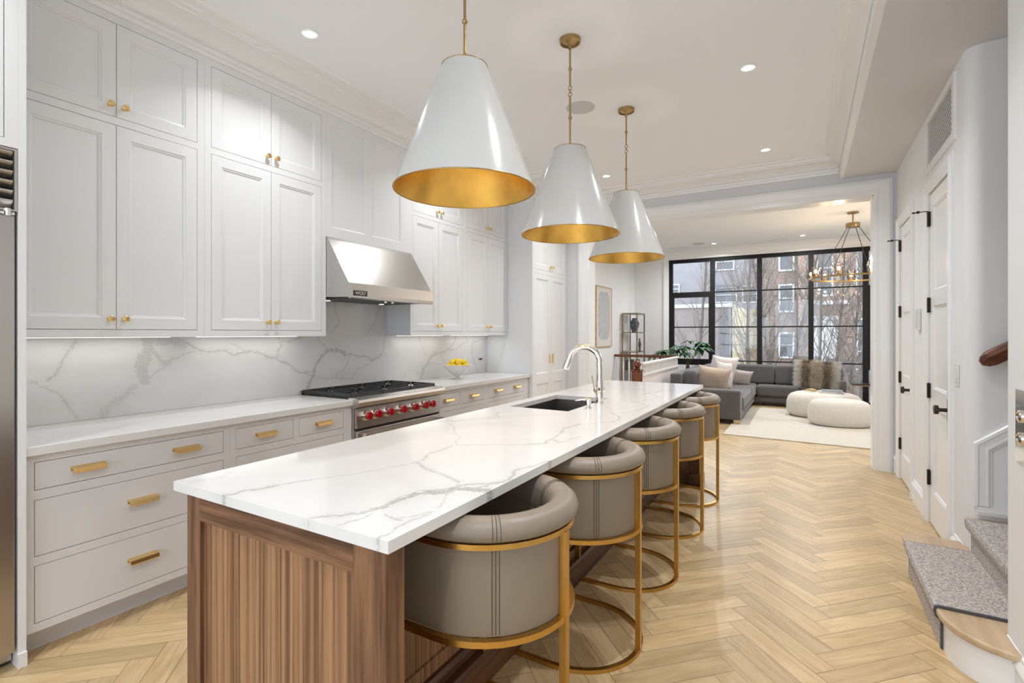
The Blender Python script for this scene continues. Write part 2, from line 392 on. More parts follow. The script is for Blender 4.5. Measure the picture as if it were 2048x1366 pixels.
def tag(o, label=None, cat=None, group=None, kind=None):
    if label: o['label'] = label
    if cat: o['category'] = cat
    if group: o['group'] = group
    if kind: o['kind'] = kind
    return o
def thing(name, label, cat, loc=(0, 0, 0), group=None, kind=None):
    o = bpy.data.objects.new(name, None); COL.objects.link(o); o.location = loc; o.empty_display_size = .05
    OFF[o.name] = Vector(loc)
    return tag(o, label, cat, group, kind)
def copy_tree(o, parent=None):
    c = o.copy(); COL.objects.link(c)
    if parent is not None: c.parent = parent
    for ch in list(KIDS.get(o.name, [])) or [k for k in bpy.data.objects if k.parent == o]: copy_tree(ch, c)
    return c
KIDS = {}
def struct(o, label=None):
    o['kind'] = 'structure'
    if label: o['label'] = label
    return o
def arealight(name, loc, power, sx, sy=None, color=(1, .95, .88), rot=(0, 0, 0), spread=None, parent=None):
    ld = bpy.data.lights.new(name, 'AREA'); ld.energy = power; ld.color = color
    if sy: ld.shape = 'RECTANGLE'; ld.size = sx; ld.size_y = sy
    else: ld.shape = 'DISK'; ld.size = sx
    if spread: ld.spread = math.radians(spread)
    o = bpy.data.objects.new(name, ld); COL.objects.link(o); o.rotation_euler = rot
    if parent is not None: o.parent = parent; o.location = Vector(loc)-OFF[parent.name]
    else: o.location = loc
    return o
def pointlight(name, loc, power, r, color, parent):
    ld = bpy.data.lights.new(name, 'POINT'); ld.energy = power; ld.color = color; ld.shadow_soft_size = r
    o = bpy.data.objects.new(name, ld); COL.objects.link(o); o.parent = parent; o.location = Vector(loc)-OFF[parent.name]
    return o
def cells(mb, c0, c1, a0, a1, z0, z1, holes, axis='X'):
    # slab between c0 and c1 on 'axis', spanning a0..a1 and z0..z1, with rectangular holes (a0,a1,z0,z1)
    A = sorted(set([a0, a1]+[min(max(h[i], a0), a1) for h in holes for i in (0, 1)]))
    Z = sorted(set([z0, z1]+[min(max(h[i], z0), z1) for h in holes for i in (2, 3)]))
    for i in range(len(A)-1):
        run = None
        for j in range(len(Z)-1):
            am = (A[i]+A[i+1])/2; zm = (Z[j]+Z[j+1])/2
            inside = any(h[0] < am < h[1] and h[2] < zm < h[3] for h in holes)
            if not inside: run = (Z[j] if run is None else run[0], Z[j+1])
            if (inside or j == len(Z)-2) and run is not None:
                if axis == 'X': mb.box(c0, c1, A[i], A[i+1], run[0], run[1])
                elif axis == 'Y': mb.box(A[i], A[i+1], c0, c1, run[0], run[1])
                run = None
    return mb
def mould(mb, prof, path, flip=1, closed=False):
    # sweep profile (out, z) along a path of (x, y, z) with mitred corners; out is to the right of travel * flip
    P = [Vector(p) for p in path]; m = len(P); rings = []
    for i in range(m):
        d0 = (P[i]-P[i-1]).to_2d() if i > 0 else (P[(i-1) % m].to_2d()-P[(i-1) % m].to_2d())
        d1 = (P[i+1]-P[i]).to_2d() if i < m-1 else None
        if i == 0: d0 = d1
        if d1 is None: d1 = d0
        d0 = d0.normalized(); d1 = d1.normalized()
        n0 = Vector((d0.y, -d0.x)); n1 = Vector((d1.y, -d1.x)); n = (n0+n1)
        n = n/(n.dot(n0)) if n.length > 1e-6 else n0
        rings.append([(P[i].x+n.x*o*flip, P[i].y+n.y*o*flip, P[i].z+z) for o, z in prof])
    return mb.loft(rings)

# ================================================================ ROOM
CZ = 3.23; LZ = 3.20; SZ = 3.03
XL = -3.5; WXR = .79; YF = 6.34; YW = 11.4
# herringbone floor, one face per plank
def build_floor():
    bm = bmesh.new(); uvl = bm.loops.layers.uv.new('plank'); cl = bm.loops.layers.float_color.new('tint')
    Wd = .1026; n = 5; rng = random.Random(4); h = math.sqrt(.5)
    ox, oy = -.327, 3.072
    def P(u, v): return (ox+(u+v)*h*Wd, oy+(v-u)*h*Wd)
    X0, X1, Y0, Y1 = -3.62, 2.7, -3.7, 11.5
    for b in range(-12, 12):
        for a in range(-110, 110):
            for t in (0, 1):
                if t == 0: q = [(0, 0), (n, 0), (n, 1), (0, 1)]; uv = [(0, 0), (n, 0), (n, 1), (0, 1)]
                else: q = [(n, 0), (n+1, 0), (n+1, n), (n, n)]; uv = [(0, 0), (0, 1), (n, 1), (n, 0)]
                pts = [P(x-a+b*n, y+a+b*n) for x, y in q]
                if max(p[0] for p in pts) < X0 or min(p[0] for p in pts) > X1 or max(p[1] for p in pts) < Y0 or min(p[1] for p in pts) > Y1: continue
                vs = [bm.verts.new((p[0], p[1], 0)) for p in pts]; f = bm.faces.new(vs)
                c = (rng.random(), rng.random(), rng.random(), 1)
                for lp, w in zip(f.loops, uv): lp[uvl].uv = (w[0]*Wd, w[1]*Wd); lp[cl] = c
    for co, no in (((X0, 0, 0), (-1, 0, 0)), ((X1, 0, 0), (1, 0, 0)), ((0, Y0, 0), (0, -1, 0)), ((0, Y1, 0), (0, 1, 0))):
        bmesh.ops.bisect_plane(bm, geom=bm.verts[:]+bm.edges[:]+bm.faces[:], plane_co=co, plane_no=no, clear_outer=True)
    for f in bm.faces:
        if f.normal.z < 0: f.normal_flip()
    me = bpy.data.meshes.new('floor'); bm.to_mesh(me); bm.free(); me.materials.append(M['floor'])
    o = bpy.data.objects.new('floor', me); COL.objects.link(o); return struct(o, 'pale oak herringbone floor')
build_floor()
mb = MB(); mb.box(-3.7, .34, -3.7, YF+.1, CZ, CZ+.25); struct(mb.build('ceiling', 'ceil'), 'white kitchen ceiling')
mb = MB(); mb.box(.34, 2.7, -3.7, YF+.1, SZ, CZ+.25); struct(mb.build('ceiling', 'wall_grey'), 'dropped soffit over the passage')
mb = MB(); mb.box(-3.7, 2.7, YF+.1, YW+.2, LZ, CZ+.25); struct(mb.build('ceiling', 'ceil'), 'white living room ceiling')
mb = MB(); mb.box(XL-.15, XL, -3.7, YF+.1, 0, CZ); struct(mb.build('wall_left', 'wall'))
mb = MB(); mb.box(-3.55, -3.40, YF+.1, YW+.2, 0, LZ); struct(mb.build('wall_left', 'wall'))
# wall between kitchen and living room with the wide opening
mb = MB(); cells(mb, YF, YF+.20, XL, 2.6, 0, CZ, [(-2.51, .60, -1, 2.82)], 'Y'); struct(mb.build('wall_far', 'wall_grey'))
# right wall: two door openings and a grille opening; rounded corner into the stair
D1 = (4.15, 4.78, -1, 2.43); D2 = (5.475, 6.105, -1, 2.43); GR = (4.05, 4.81, 2.63, 2.995)
mb = MB(); cells(mb, .79, .95, 3.8455, YF, 0, SZ, [D1, D2, GR], 'X')
struct(mb.build('wall_right', 'wall'))
mb = MB(); pts = []
for i in range(9):
    a = PI+PI/2*i/8; pts.append((.865+.075*math.cos(a), 3.845+.075*math.sin(a)))
pts += [(2.6, 3.77), (2.6, 3.845)]
mb.prism(pts, 0, SZ); struct(mb.build('wall_stair', 'wall', smooth=30))
mb = MB(); mb.box(.71, .83, -3.6, 2.80, 0, SZ); struct(mb.build('wall_near', 'wall', bevel=.012))
mb = MB(); mb.box(.83, 2.6, 2.72, 2.80, 0, SZ); struct(mb.build('wall_stair', 'wall'))
mb = MB(); mb.box(2.6, 2.72, 2.7, YW+.2, 0, SZ); struct(mb.build('wall_right', 'wall'))
mb = MB(); mb.box(2.2, 2.3, YF+.2, YW, 0, LZ); struct(mb.build('wall_right', 'wall'))
# back of the room behind the viewpoint: unseen windows added for frontal fill light
mb = MB(); cells(mb, -3.75, -3.6, XL, .71, 0, CZ, [(-3.4, -1.45, .3, 3.0), (-1.3, .6, .3, 3.0)], 'Y'); struct(mb.build('wall_back', 'wall'))
k = 1
for x0, x1 in ((-3.4, -1.45), (-1.3, .6)):
    w = MB(); cells(w, -3.72, -3.66, x0, x1, .3, 3.0, [(x0+.06, (x0+x1)/2-.03, .36, 1.67), (x0+.06, (x0+x1)/2-.03, 1.73, 2.94), ((x0+x1)/2+.03, x1-.06, .36, 1.67), ((x0+x1)/2+.03, x1-.06, 1.73, 2.94)], 'Y')
    struct(w.build('window_%d' % k, 'trim')); k += 1

# ---- crown mouldings
CR = [(0, 0), (.014, 0), (.018, .022), (.030, .026), (.034, .044), (.034, .050), (.066, .050), (.066, .062), (.085, .074), (.12, .092), (.155, .100), (.20, .100), (.205, .112), (.232, .112), (.236, .128), (.290, .128), (.30, .14), (0, .14)]
mb = MB(); mould(mb, CR, [(-3.17, -3.55, 3.09), (-3.17, 5.335, 3.09), (-2.83, 5.335, 3.09), (-2.83, YF-.001, 3.09)], 1)
struct(mb.build('trim_1', 'trim', smooth=35), 'stepped crown moulding above the wall cabinets')
mb = MB(); mould(mb, CR, [(-2.83, YF, 3.09), (.34, YF, 3.09)], 1)
struct(mb.build('trim_2', 'trim', smooth=35), 'crown moulding above the wide opening')
CS = [(a*.62, b*.9) for a, b in CR[:-2]]+[(.186, .126), (0, .126)]
mb = MB(); mould(mb, CS, [(.34, -3.55, 3.104), (.34, YF, 3.104)], -1)
mb.box(.30, .34, -3.55, YF, 3.03, 3.10)
struct(mb.build('trim_3', 'trim', smooth=35), 'crown moulding along the dropped soffit')
# ---- casing of the wide opening
mb = MB()
def casing_profile(w, t): return [(0, 0), (w, 0), (w, t*.55), (w-.018, t*.6), (w-.022, t), (w*.72, t), (.06, t*.8), (.05, t*.62), (.016, t*.6), (.012, t*.45), (0, t*.4)]
def add_casing(mb, axis, face, a0, a1, ztop, w, t, sign, zb=0):
    # picture-frame casing round an opening a0..a1 (outer edges w wide); face plane coordinate, protruding by sign*t
    def pt(a, z, d): return (a, face+sign*d, z) if axis == 'Y' else (face+sign*d, a, z)
    prof = casing_profile(w, t)
    for side in (0, 1):
        a, s = ((a0, -1) if side == 0 else (a1, 1))
        mb.loft([[pt(a+s*p, zb, d) for p, d in prof], [pt(a+s*p, ztop+p, d) for p, d in prof]])
    mb.loft([[pt(a0-p, ztop+p, d) for p, d in prof], [pt(a1+p, ztop+p, d) for p, d in prof]])
add_casing(mb, 'Y', YF, -2.51, .60, 2.82, .155, .03, -1)
mb.box(-2.512, -2.50, YF-.004, YF+.204, 0, 2.82); mb.box(.59, .602, YF-.004, YF+.204, 0, 2.82); mb.box(-2.51, .60, YF-.004, YF+.204, 2.81, 2.822)
add_casing(mb, 'Y', YF+.2, -2.51, .60, 2.82, .155, .03, 1)
struct(mb.build('trim_4', 'trim'), 'white casing of the wide opening to the living room')
# ---- right wall casings
for i, (d, yo0, yo1, zt) in enumerate(((D1, 4.005, 4.96, 2.43), (D2, 5.33, 6.25, 2.43))):
    mb = MB(); add_casing(mb, 'X', .79, d[0], d[1], zt, .10 if i == 0 else .10, .028, -1)
    struct(mb.build('trim_%d' % (5+i), 'trim'), 'white casing of a panelled door')
BB = [(0, 0), (.018, 0), (.018, .125), (.026, .135), (.020, .148), (.010, .158), (.008, .172), (0, .175)]
def base(name, path, flip=1, lab=None, h=1):
    mb = MB(); mould(mb, [(o, z*h) for o, z in BB], path, flip); return struct(mb.build(name, 'trim', smooth=25), lab)
base('baseboard_right', [(.79, 4.885, 0), (.79, 5.37, 0)], -1)
base('baseboard_right', [(.79, 3.85, 0), (.79, 4.045, 0)], -1)
base('baseboard_right', [(.79, 6.21, 0), (.79, YF, 0)], -1)
base('baseboard_near', [(.71, -3.6, 0), (.71, 2.80, 0)], -1)
base('baseboard_far', [(.76, YF, 0), (.78, YF, 0)], 1)
base('baseboard_left', [(-3.40, 6.56, 0), (-3.40, YW, 0)], 1)

# ---- doors on the right wall (leaf set back in the opening)
def wall_door(n, d, lab):
    y0, y1 = d[0]+.008, d[1]-.008; z0, z1 = .012, 2.42; x = .792
    r = thing('door_%d' % n, lab, None, (x, (y0+y1)/2, z0)); r['kind'] = 'structure'
    mb = MB(); s = .105
    rails = [(.012, .245), (.865, 1.0), (1.60, 1.71), (2.32, 2.42)]
    cells(mb, x, x+.04, y0, y1, z0, z1, [(y0+s, y1-s, rails[i][1], rails[i+1][0]) for i in range(3)], 'X')
    mb.build('door_frame', 'trim', r)
    for i in range(3):
        p = MB(); a, b = rails[i][1], rails[i+1][0]
        p.nested((x+.001, y1-s, a), (0, -1, 0), (0, 0, 1), y1-y0-2*s, b-a, [(0, -.02), (0, -.001), (.012, -.006), (.016, -.013), (.05, -.013)])
        p.build('door_panel', 'trim', r)
    for z in (.34, .98, 1.61, 2.245):
        p = MB(); p.box(x-.006, x+.004, y1-.028, y1+.012, z-.052, z+.052); p.axlathe([(.010, -.055), (.010, .055)], (x-.010, y1-.006, z), (0, 0, 1), 10)
        h = p.build('hinge', 'bronze', r)
        if z > 2: 
            q = MB(); q.tube([(x-.012, y1-.006, z+.057), (x-.03, y1+.0, z+.06), (x-.085, y1+.01, z+.058)], .0035, 6); q.axlathe([(.010, 0), (.010, .02)], (x-.06, y1+.002, z+.059), (-1, .15, 0), 10); q.axlathe([(.006, 0), (.006, .02)], (x-.085, y1+.01, z+.058), (-1, .1, 0), 8)
            q.build('hinge_stop', 'bronze', h)
    p = MB(); ky = y0+.06; kz = .905
    p.box(x-.004, x+.001, ky-.022, ky+.022, kz-.07, kz+.07)
    pl = p.build('lock_plate', 'steel', r)
    p = MB(); p.axlathe([(.013, 0), (.012, .03), (.014, .045), (.030, .048), (.030, .066), (.027, .069)], (x-.004, ky, kz), (-1, 0, 0), 24)
    p.build('door_knob', 'bronze', r, smooth=35)
wall_door(1, D1, 'white three-panel door nearest the stairs')
wall_door(2, D2, 'white three-panel door beside the wide opening')
# dark sheet behind the doors; unlit closet's shade put into its colour
mb = MB(); mb.box(.90, .92, 3.95, 6.3, 0, SZ); struct(mb.build('wall_right', 'dark'))
# ---- return-air grille
g = thing('air_vent', 'white lattice air return grille high above the nearer door', 'vent', (.78, 4.43, 2.63))
mb = MB(); cells(mb, .776, .792, GR[0]-.045, GR[1]+.045, GR[2]-.045, GR[3]+.0, [(GR[0]+.01, GR[1]-.01, GR[2]+.01, GR[3]-.045)], 'X'); mb.build('frame', 'trim', g)
mb = MB(); y0, y1, z0, z1 = GR[0]+.005, GR[1]-.005, GR[2]+.005, GR[3]-.04; st = .034
def clipline(a, b, y0, y1, z0, z1):
    (ay, az), (by, bz) = a, b; t0, t1 = 0, 1; dy, dz = by-ay, bz-az
    for p, q in ((-dy, ay-y0), (dy, y1-ay), (-dz, az-z0), (dz, z1-az)):
        if p == 0:
            if q < 0: return None
        else:
            r_ = q/p
            if p < 0: t0 = max(t0, r_)
            else: t1 = min(t1, r_)
    if t0 >= t1: return None
    return (ay+dy*t0, az+dz*t0), (ay+dy*t1, az+dz*t1)
kk = int((y1-y0+z1-z0)/st)+1
for i in range(-kk, kk):
    for sg in (1, -1):
        a = (y0+i*st, z0 if sg == 1 else z1); c_ = clipline(a, (a[0]+1.2, a[1]+sg*1.2), y0, y1, z0, z1)
        if c_: mb.bar((.785, c_[0][0], c_[0][1]), (.785, c_[1][0], c_[1][1]), .0055, .0012, (1, 0, 0))
mb.build('lattice', 'trim', g)
mb = MB(); mb.box(.80, .81, GR[0], GR[1], GR[2], GR[3]); mb.build('backing', 'grille_in', g)

# ---- wall controls
t = thing('intercom', 'slim white wall intercom between the two panelled doors', 'intercom', (.79, 5.13, 1.42))
mb = MB(); mb.box(.765, .789, 5.09, 5.19, 1.425, 1.60); mb.build('body', 'plastic', t, bevel=.004)
mb = MB(); mb.box(.758, .765, 5.105, 5.13, 1.44, 1.59); mb.build('handset', 'plastic', t, bevel=.003)
t = thing('wall_keypad', 'white lighting keypad with a column of small buttons near the stair corner', 'keypad', (.79, 3.985, 1.08))
mb = MB(); mb.box(.783, .789, 3.965-.03, 3.965+.055, 1.085, 1.215); mb.build('plate', 'plastic', t, bevel=.002)
for i in range(7):
    mb = MB(); mb.box(.779, .783, 3.965-.008, 3.965+.028, 1.108+i*.013, 1.116+i*.013); mb.build('button', 'trim', t)
t = thing('elevator_call_plate', 'polished steel call plate with round buttons on the near right wall', 'control panel', (.71, 2.62, .9))
mb = MB(); mb.box(.705, .709, 2.55, 2.685, .905, 1.185); mb.build('plate', 'mirror_plate', t)
for z in (1.085, 1.00):
    mb = MB(); mb.axlathe([(.024, 0), (.024, .006), (.018, .010), (.016, .007), (0, .007)], (.705, 2.625, z), (-1, 0, 0), 24); mb.build('button', 'chrome', t, smooth=35)

# ---- stairs
t = thing('staircase', 'white and oak staircase rising behind the near right wall', 'staircase', (.8, 3.3, 0))
t['kind'] = 'structure'
def bull(x0, yn, yf, off):   # outline of bottom step: curved near end and rounded far end
    o = off; pts = [(.705 if o >= 0 else .70, yn-.19-o)]
    for i in range(9):
        a = i/8*PI/2; pts.append((.705-(.705-x0+o)*math.sin(a), yn+.04-(.23+o)*math.cos(a)))
    for i in range(7):
        a = i/6*PI/2; pts.append((x0-o+.06*(1-math.cos(a)), yf-.06+(.06+o)*math.sin(a)))
    pts += [(.786, yf+o), (.786, 3.84), (.82, 3.768)]
    pts += [(1.10, 3.765), (1.10, 2.81), (.84, 2.81), (.705, 2.79)]
    return pts
p1 = bull(.525, 2.83, 3.86, 0); p1b = bull(.525, 2.83, 3.86, .025)
mb = MB()
def clean(poly): return poly
mb.prism(p1, 0, .15); mb.build('riser', 'trim', t, smooth=35)
mb = MB(); mb.prism([(x, y) for x, y in p1b], .15, .18); mb.build('tread', 'oak_tread', t, smooth=35, bevel=.008)
for i in range(1, 6):
    x = .80+.27*(i-1); z = .18*i
    mb = MB(); mb.box(x, min(x+.3, 2.59), 2.81, 3.765, z, z+.15); mb.build('riser', 'trim', t)
    mb = MB(); mb.box(x-.025, min(x+.3, 2.59), 2.81, 3.765, z+.15, z+.18); mb.build('tread', 'oak_tread', t, bevel=.008)
# carpet runner, wrapped over each nosing
t = thing('stair_runner', 'grey speckled carpet runner with dark bound edges on the stairs', 'carpet', (.8, 3.28, 0))
prof = [(.515, .005), (.515, .13), (.497, .14), (.490, .165), (.495, .188), (.51, .192)]
for i in range(1, 6):
    x = .80+.27*(i-1); z = .18*i
    prof += [(x-.010, z+.012), (x-.010, z+.13), (x-.033, z+.14), (x-.038, z+.165), (x-.034, z+.188), (x-.02, z+.192)]
prof += [(2.18, prof[-1][1])]
mb = MB(); th = .010
outer = [Vector((a, b)) for a, b in prof]; inner = []
for i, p in enumerate(outer):
    d = (outer[min(i+1, len(outer)-1)]-outer[max(i-1, 0)]).normalized(); inner.append(p+Vector((d.y, -d.x))*(th if i else th))
for i in range(len(outer)-1):
    a, b, c_, d = outer[i], outer[i+1], inner[i+1], inner[i]
    mb.loft([[(q.x, 2.895, q.y) for q in (a, b, c_, d)], [(q.x, 3.69, q.y) for q in (a, b, c_, d)]])
mb.build('carpet', 'carpet', t)
for y0, y1 in ((2.885, 2.895), (3.69, 3.694)):
    mb = MB()
    for i in range(len(outer)-1):
        a, b, c_, d = outer[i], outer[i+1], inner[i+1], inner[i]
        mb.loft([[(q.x, y0, q.y) for q in (a, b, c_, d)], [(q.x, y1, q.y) for q in (a, b, c_, d)]])
    mb.build('bound_edge', 'pot', t)
# wainscot frame on the stair wall
mb = MB()
sl = .78; kk_ = math.sqrt(1+sl*sl); wx, wz, wb = .812, .785, .435
band = [(0, 0), (0, .012), (.006, .020), (.020, .022), (.026, .016), (.052, .014), (.058, .020), (.066, .020), (.072, .010), (.084, .006), (.086, 0)]
mb.loft([[(wx+o_, 3.7695-d, wb) for o_, d in band], [(wx+o_, 3.7695-d, wz+sl*o_-o_*kk_) for o_, d in band], [(2.2, 3.7695-d, wz+sl*(2.2-wx)-o_*kk_) for o_, d in band]])
struct(mb.build('trim_7', 'trim'), 'wainscot moulding rising with the stairs')
mb = MB(); mould(mb, [(0, 0), (.022, 0), (.026, .02), (.016, .03), (.014, .045), (0, .05)], [(.83, 3.770, .385), (1.05, 3.770, .385)], 1)
struct(mb.build('baseboard_stair', 'trim'))
# handrail
t = thing('stair_handrail', 'dark walnut handrail on the stair wall', 'handrail', (.95, 3.69, 1.2))
prof = [(a*1.25, b*1.3) for a, b in [(-.030, .012), (-.022, .030), (0, .036), (.022, .030), (.030, .012), (.022, -.004), (.020, -.028), (-.020, -.028), (-.022, -.004)]]
mb = MB(); dr = Vector((1, 0, .64)).normalized(); up = Vector((-dr.z, 0, dr.x)); rings = []
for s_, k in ((0, .35), (.02, .8), (.05, 1), (1.6, 1)):
    c_ = Vector((.830, 3.69, 1.235))+dr*s_
    rings.append([tuple(c_+Vector((0, 1, 0))*a*k+up*b*k) for a, b in prof])
mb.loft(rings); mb.build('rail', 'mahogany', t, smooth=40)
mb = MB(); mb.tube([(.99, 3.77, 1.22), (.99, 3.72, 1.22), (.99, 3.69, 1.29)], .008, 8); mb.axlathe([(.028, 0), (.028, .006)], (.99, 3.77, 1.22), (0, -1, 0), 16); mb.build('bracket', 'bronze', t)

# ================================================================ LEFT WALL CABINETRY
SH = [(0, -.018), (0, -.0005), (.0015, 0), (.062, 0), (.066, -.004), (.074, -.006), (.076, -.011), (.10, -.011)]
def shaker(parent, xf, y0, y1, z0, z1, name='door', mat='cab', stile=.062):
    k = stile-.062
    lp = [(i+(k if i > .01 else 0), d) for i, d in SH]
    w = min(y1-y0, z1-z0)
    mb = MB(); mb.nested((xf, y0, z0), (0, 1, 0), (0, 0, 1), y1-y0, z1-z0, lp); return mb.build(name, mat, parent)
def knob(parent, x, y, z):
    mb = MB(); mb.axlathe([(.010, 0), (.007, .006), (.006, .016), (.0145, .022), (.0165, .027), (.0165, .033), (.013, .036), (0, .037)], (x, y, z), (1, 0, 0), 20)
    return mb.build('knob', 'pull', parent, smooth=35)
def edge_pull(parent, x, yc, z, w=.125):
    mb = MB(); y0, y1 = yc-w/2, yc+w/2
    prof = [(0, .016), (.020, .016), (.034, .010), (.040, -.006), (.037, -.012), (.033, -.006), (.028, .004), (.018, .009), (.004, .009), (.004, -.004), (0, -.004)]
    mb.loft([[(x+a, y0, z+b) for a, b in prof], [(x+a, y1, z+b) for a, b in prof]])
    return mb.build('pull', 'pull', parent, smooth=25)
def drawer(parent, xf, y0, y1, z0, z1, pulls, mat='base_cab', pz=None):
    mb = MB(); g = .0025
    mb.nested((xf, y0+g, z0+g), (0, 1, 0), (0, 0, 1), y1-y0-2*g, z1-z0-2*g, [(0, -.018), (0, -.0008), (.001, 0), (.02, 0)])
    d = mb.build('drawer', mat, parent)
    for p in pulls: edge_pull(d, xf, p, pz if pz else (z0+z1)/2)
    return d
def cabinet(name, label, cat, xb, xf, y0, y1, z0, z1, holes, mat, group=None, toe=None, face=.024):
    t = thing(name, label, cat, ((xb+xf)/2, (y0+y1)/2, z0 if not toe else 0), group)
    mb = MB(); cells(mb, xf-face, xf, y0+.0004, y1-.0004, z0, z1, holes, 'X')
    mb.box(xb, xf-face, y0+.0004, y1-.0004, z0, z1)
    mb.build('body', mat, t)
    if toe:
        mb = MB(); mb.box(xb, toe, y0+.0004, y1-.0004, 0, z0); mb.build('toe_kick', mat, t)
    return t
XU = -3.17; XB = -2.88; WB = -3.499
def upper(label, y0, y1, yd0, yd1, ys, st=.0025, strip=True):
    H = [(yd0, yd1, 1.42, 2.51), (yd0, yd1, 2.55, 3.05)]
    t = cabinet('wall_cabinet', label, 'cabinet', WB, XU, y0, y1, 1.38, 3.09, H, 'cab')
    for (a, b, c_, d) in H:
        for s in (0, 1):
            q0, q1 = (a+st, ys-.001) if s == 0 else (ys+.002, b-st)
            dr = shaker(t, XU, q0, q1, c_+st, d-st)
            knob(dr, XU, ys-.032 if s == 0 else ys+.034, (1.477 if c_ < 2 else 2.606))
    if strip:
        mb = MB(); mb.box(-3.42, -3.405, y0+.08, y1-.08, 1.3765, 1.3795); mb.build('light_strip', 'strip', t)
        arealight('strip_light', (-3.36, (y0+y1)/2, 1.368), STRIP_POWER*(y1-y0), .03, y1-y0-.2, (1, .98, .94), (0, 0, 0), None, t)
    return t
upper('tall double-stacked white wall cabinet next to the refrigerator', .803, 1.707, .84, 1.665, 1.252)
upper('double-stacked white wall cabinet left of the range hood', 1.707, 2.607, 1.747, 2.568, 2.150)
upper('double-stacked white wall cabinet right of the range hood', 3.56, 4.425, 3.589, 4.379, 3.975)
upper('double-stacked white wall cabinet beside the tall pantry end panel', 4.425, 5.328, 4.471, 5.285, 4.872)
# cabinet above hood: fixed front with two recessed panels
t = thing('hood_cabinet', 'white panelled cabinet front above the steel range hood', 'cabinet', (-3.33, 3.08, 2.14))
mb = MB(); cells(mb, XU-.012, XU, 2.6075, 3.5595, 2.145, 3.09, [(2.665, 3.01, 2.222, 3.03), (3.083, 3.43, 2.222, 3.03)], 'X'); mb.box(WB, XU-.012, 2.6075, 3.5595, 2.145, 3.09)
mb.build('body', 'cab', t)
for a, b in ((2.665, 3.01), (3.083, 3.43)):
    mb = MB(); mb.nested((XU, a, 2.222), (0, 1, 0), (0, 0, 1), b-a, .808, [(0, -.011), (0, -.001), (.006, -.004), (.009, -.010), (.02, -.010)]); mb.build('panel', 'cab', t)

# base cabinets
t = cabinet('base_cabinet', 'pale grey base cabinet with one wide top drawer next to the refrigerator', 'cabinet', WB, XB, .803, 1.692, .107, .874, [(.837, 1.656, .72, .843), (.837, 1.656, .432, .678), (.837, 1.656, .143, .393)], 'base_cab', None, -2.96)
drawer(t, XB, .837, 1.656, .72, .843, (1.024, 1.449)); drawer(t, XB, .837, 1.656, .432, .678, (1.246,), pz=.565); drawer(t, XB, .837, 1.656, .143, .393, (1.246,), pz=.275)
t = cabinet('base_cabinet', 'pale grey base cabinet with two small top drawers left of the range', 'cabinet', WB, XB, 1.692, 2.597, .107, .874, [(1.729, 2.112, .72, .843), (2.153, 2.522, .72, .843), (1.729, 2.522, .432, .678), (1.729, 2.522, .143, .393)], 'base_cab', None, -2.96)
drawer(t, XB, 1.729, 2.112, .72, .843, (1.911,)); drawer(t, XB, 2.153, 2.522, .72, .843, (2.340,)); drawer(t, XB, 1.729, 2.522, .432, .678, (2.12,), pz=.565); drawer(t, XB, 1.729, 2.522, .143, .393, (2.12,), pz=.275)
t = cabinet('base_cabinet', 'pale grey base cabinet with two small top drawers right of the range', 'cabinet', WB, XB, 3.60, 4.39, .107, .874, [(3.628, 3.938, .72, .843), (3.978, 4.356, .72, .843), (3.628, 4.356, .432, .678), (3.628, 4.356, .143, .393)], 'base_cab', None, -2.96)
drawer(t, XB, 3.628, 3.938, .72, .843, (3.74,)); drawer(t, XB, 3.978, 4.356, .72, .843, (4.16,)); drawer(t, XB, 3.628, 4.356, .432, .678, (4.0,)); drawer(t, XB, 3.628, 4.356, .143, .393, (4.0,))
t = cabinet('base_cabinet', 'pale grey base cabinet with one wide top drawer beside the pantry', 'cabinet', WB, XB, 4.39, 5.328, .107, .874, [(4.423, 5.213, .72, .843), (4.423, 5.213, .432, .678), (4.423, 5.213, .143, .393)], 'base_cab', None, -2.96)
drawer(t, XB, 4.423, 5.213, .72, .843, (4.62, 5.03), pz=.79); drawer(t, XB, 4.423, 5.213, .432, .678, (4.82,)); drawer(t, XB, 4.423, 5.213, .143, .393, (4.82,))

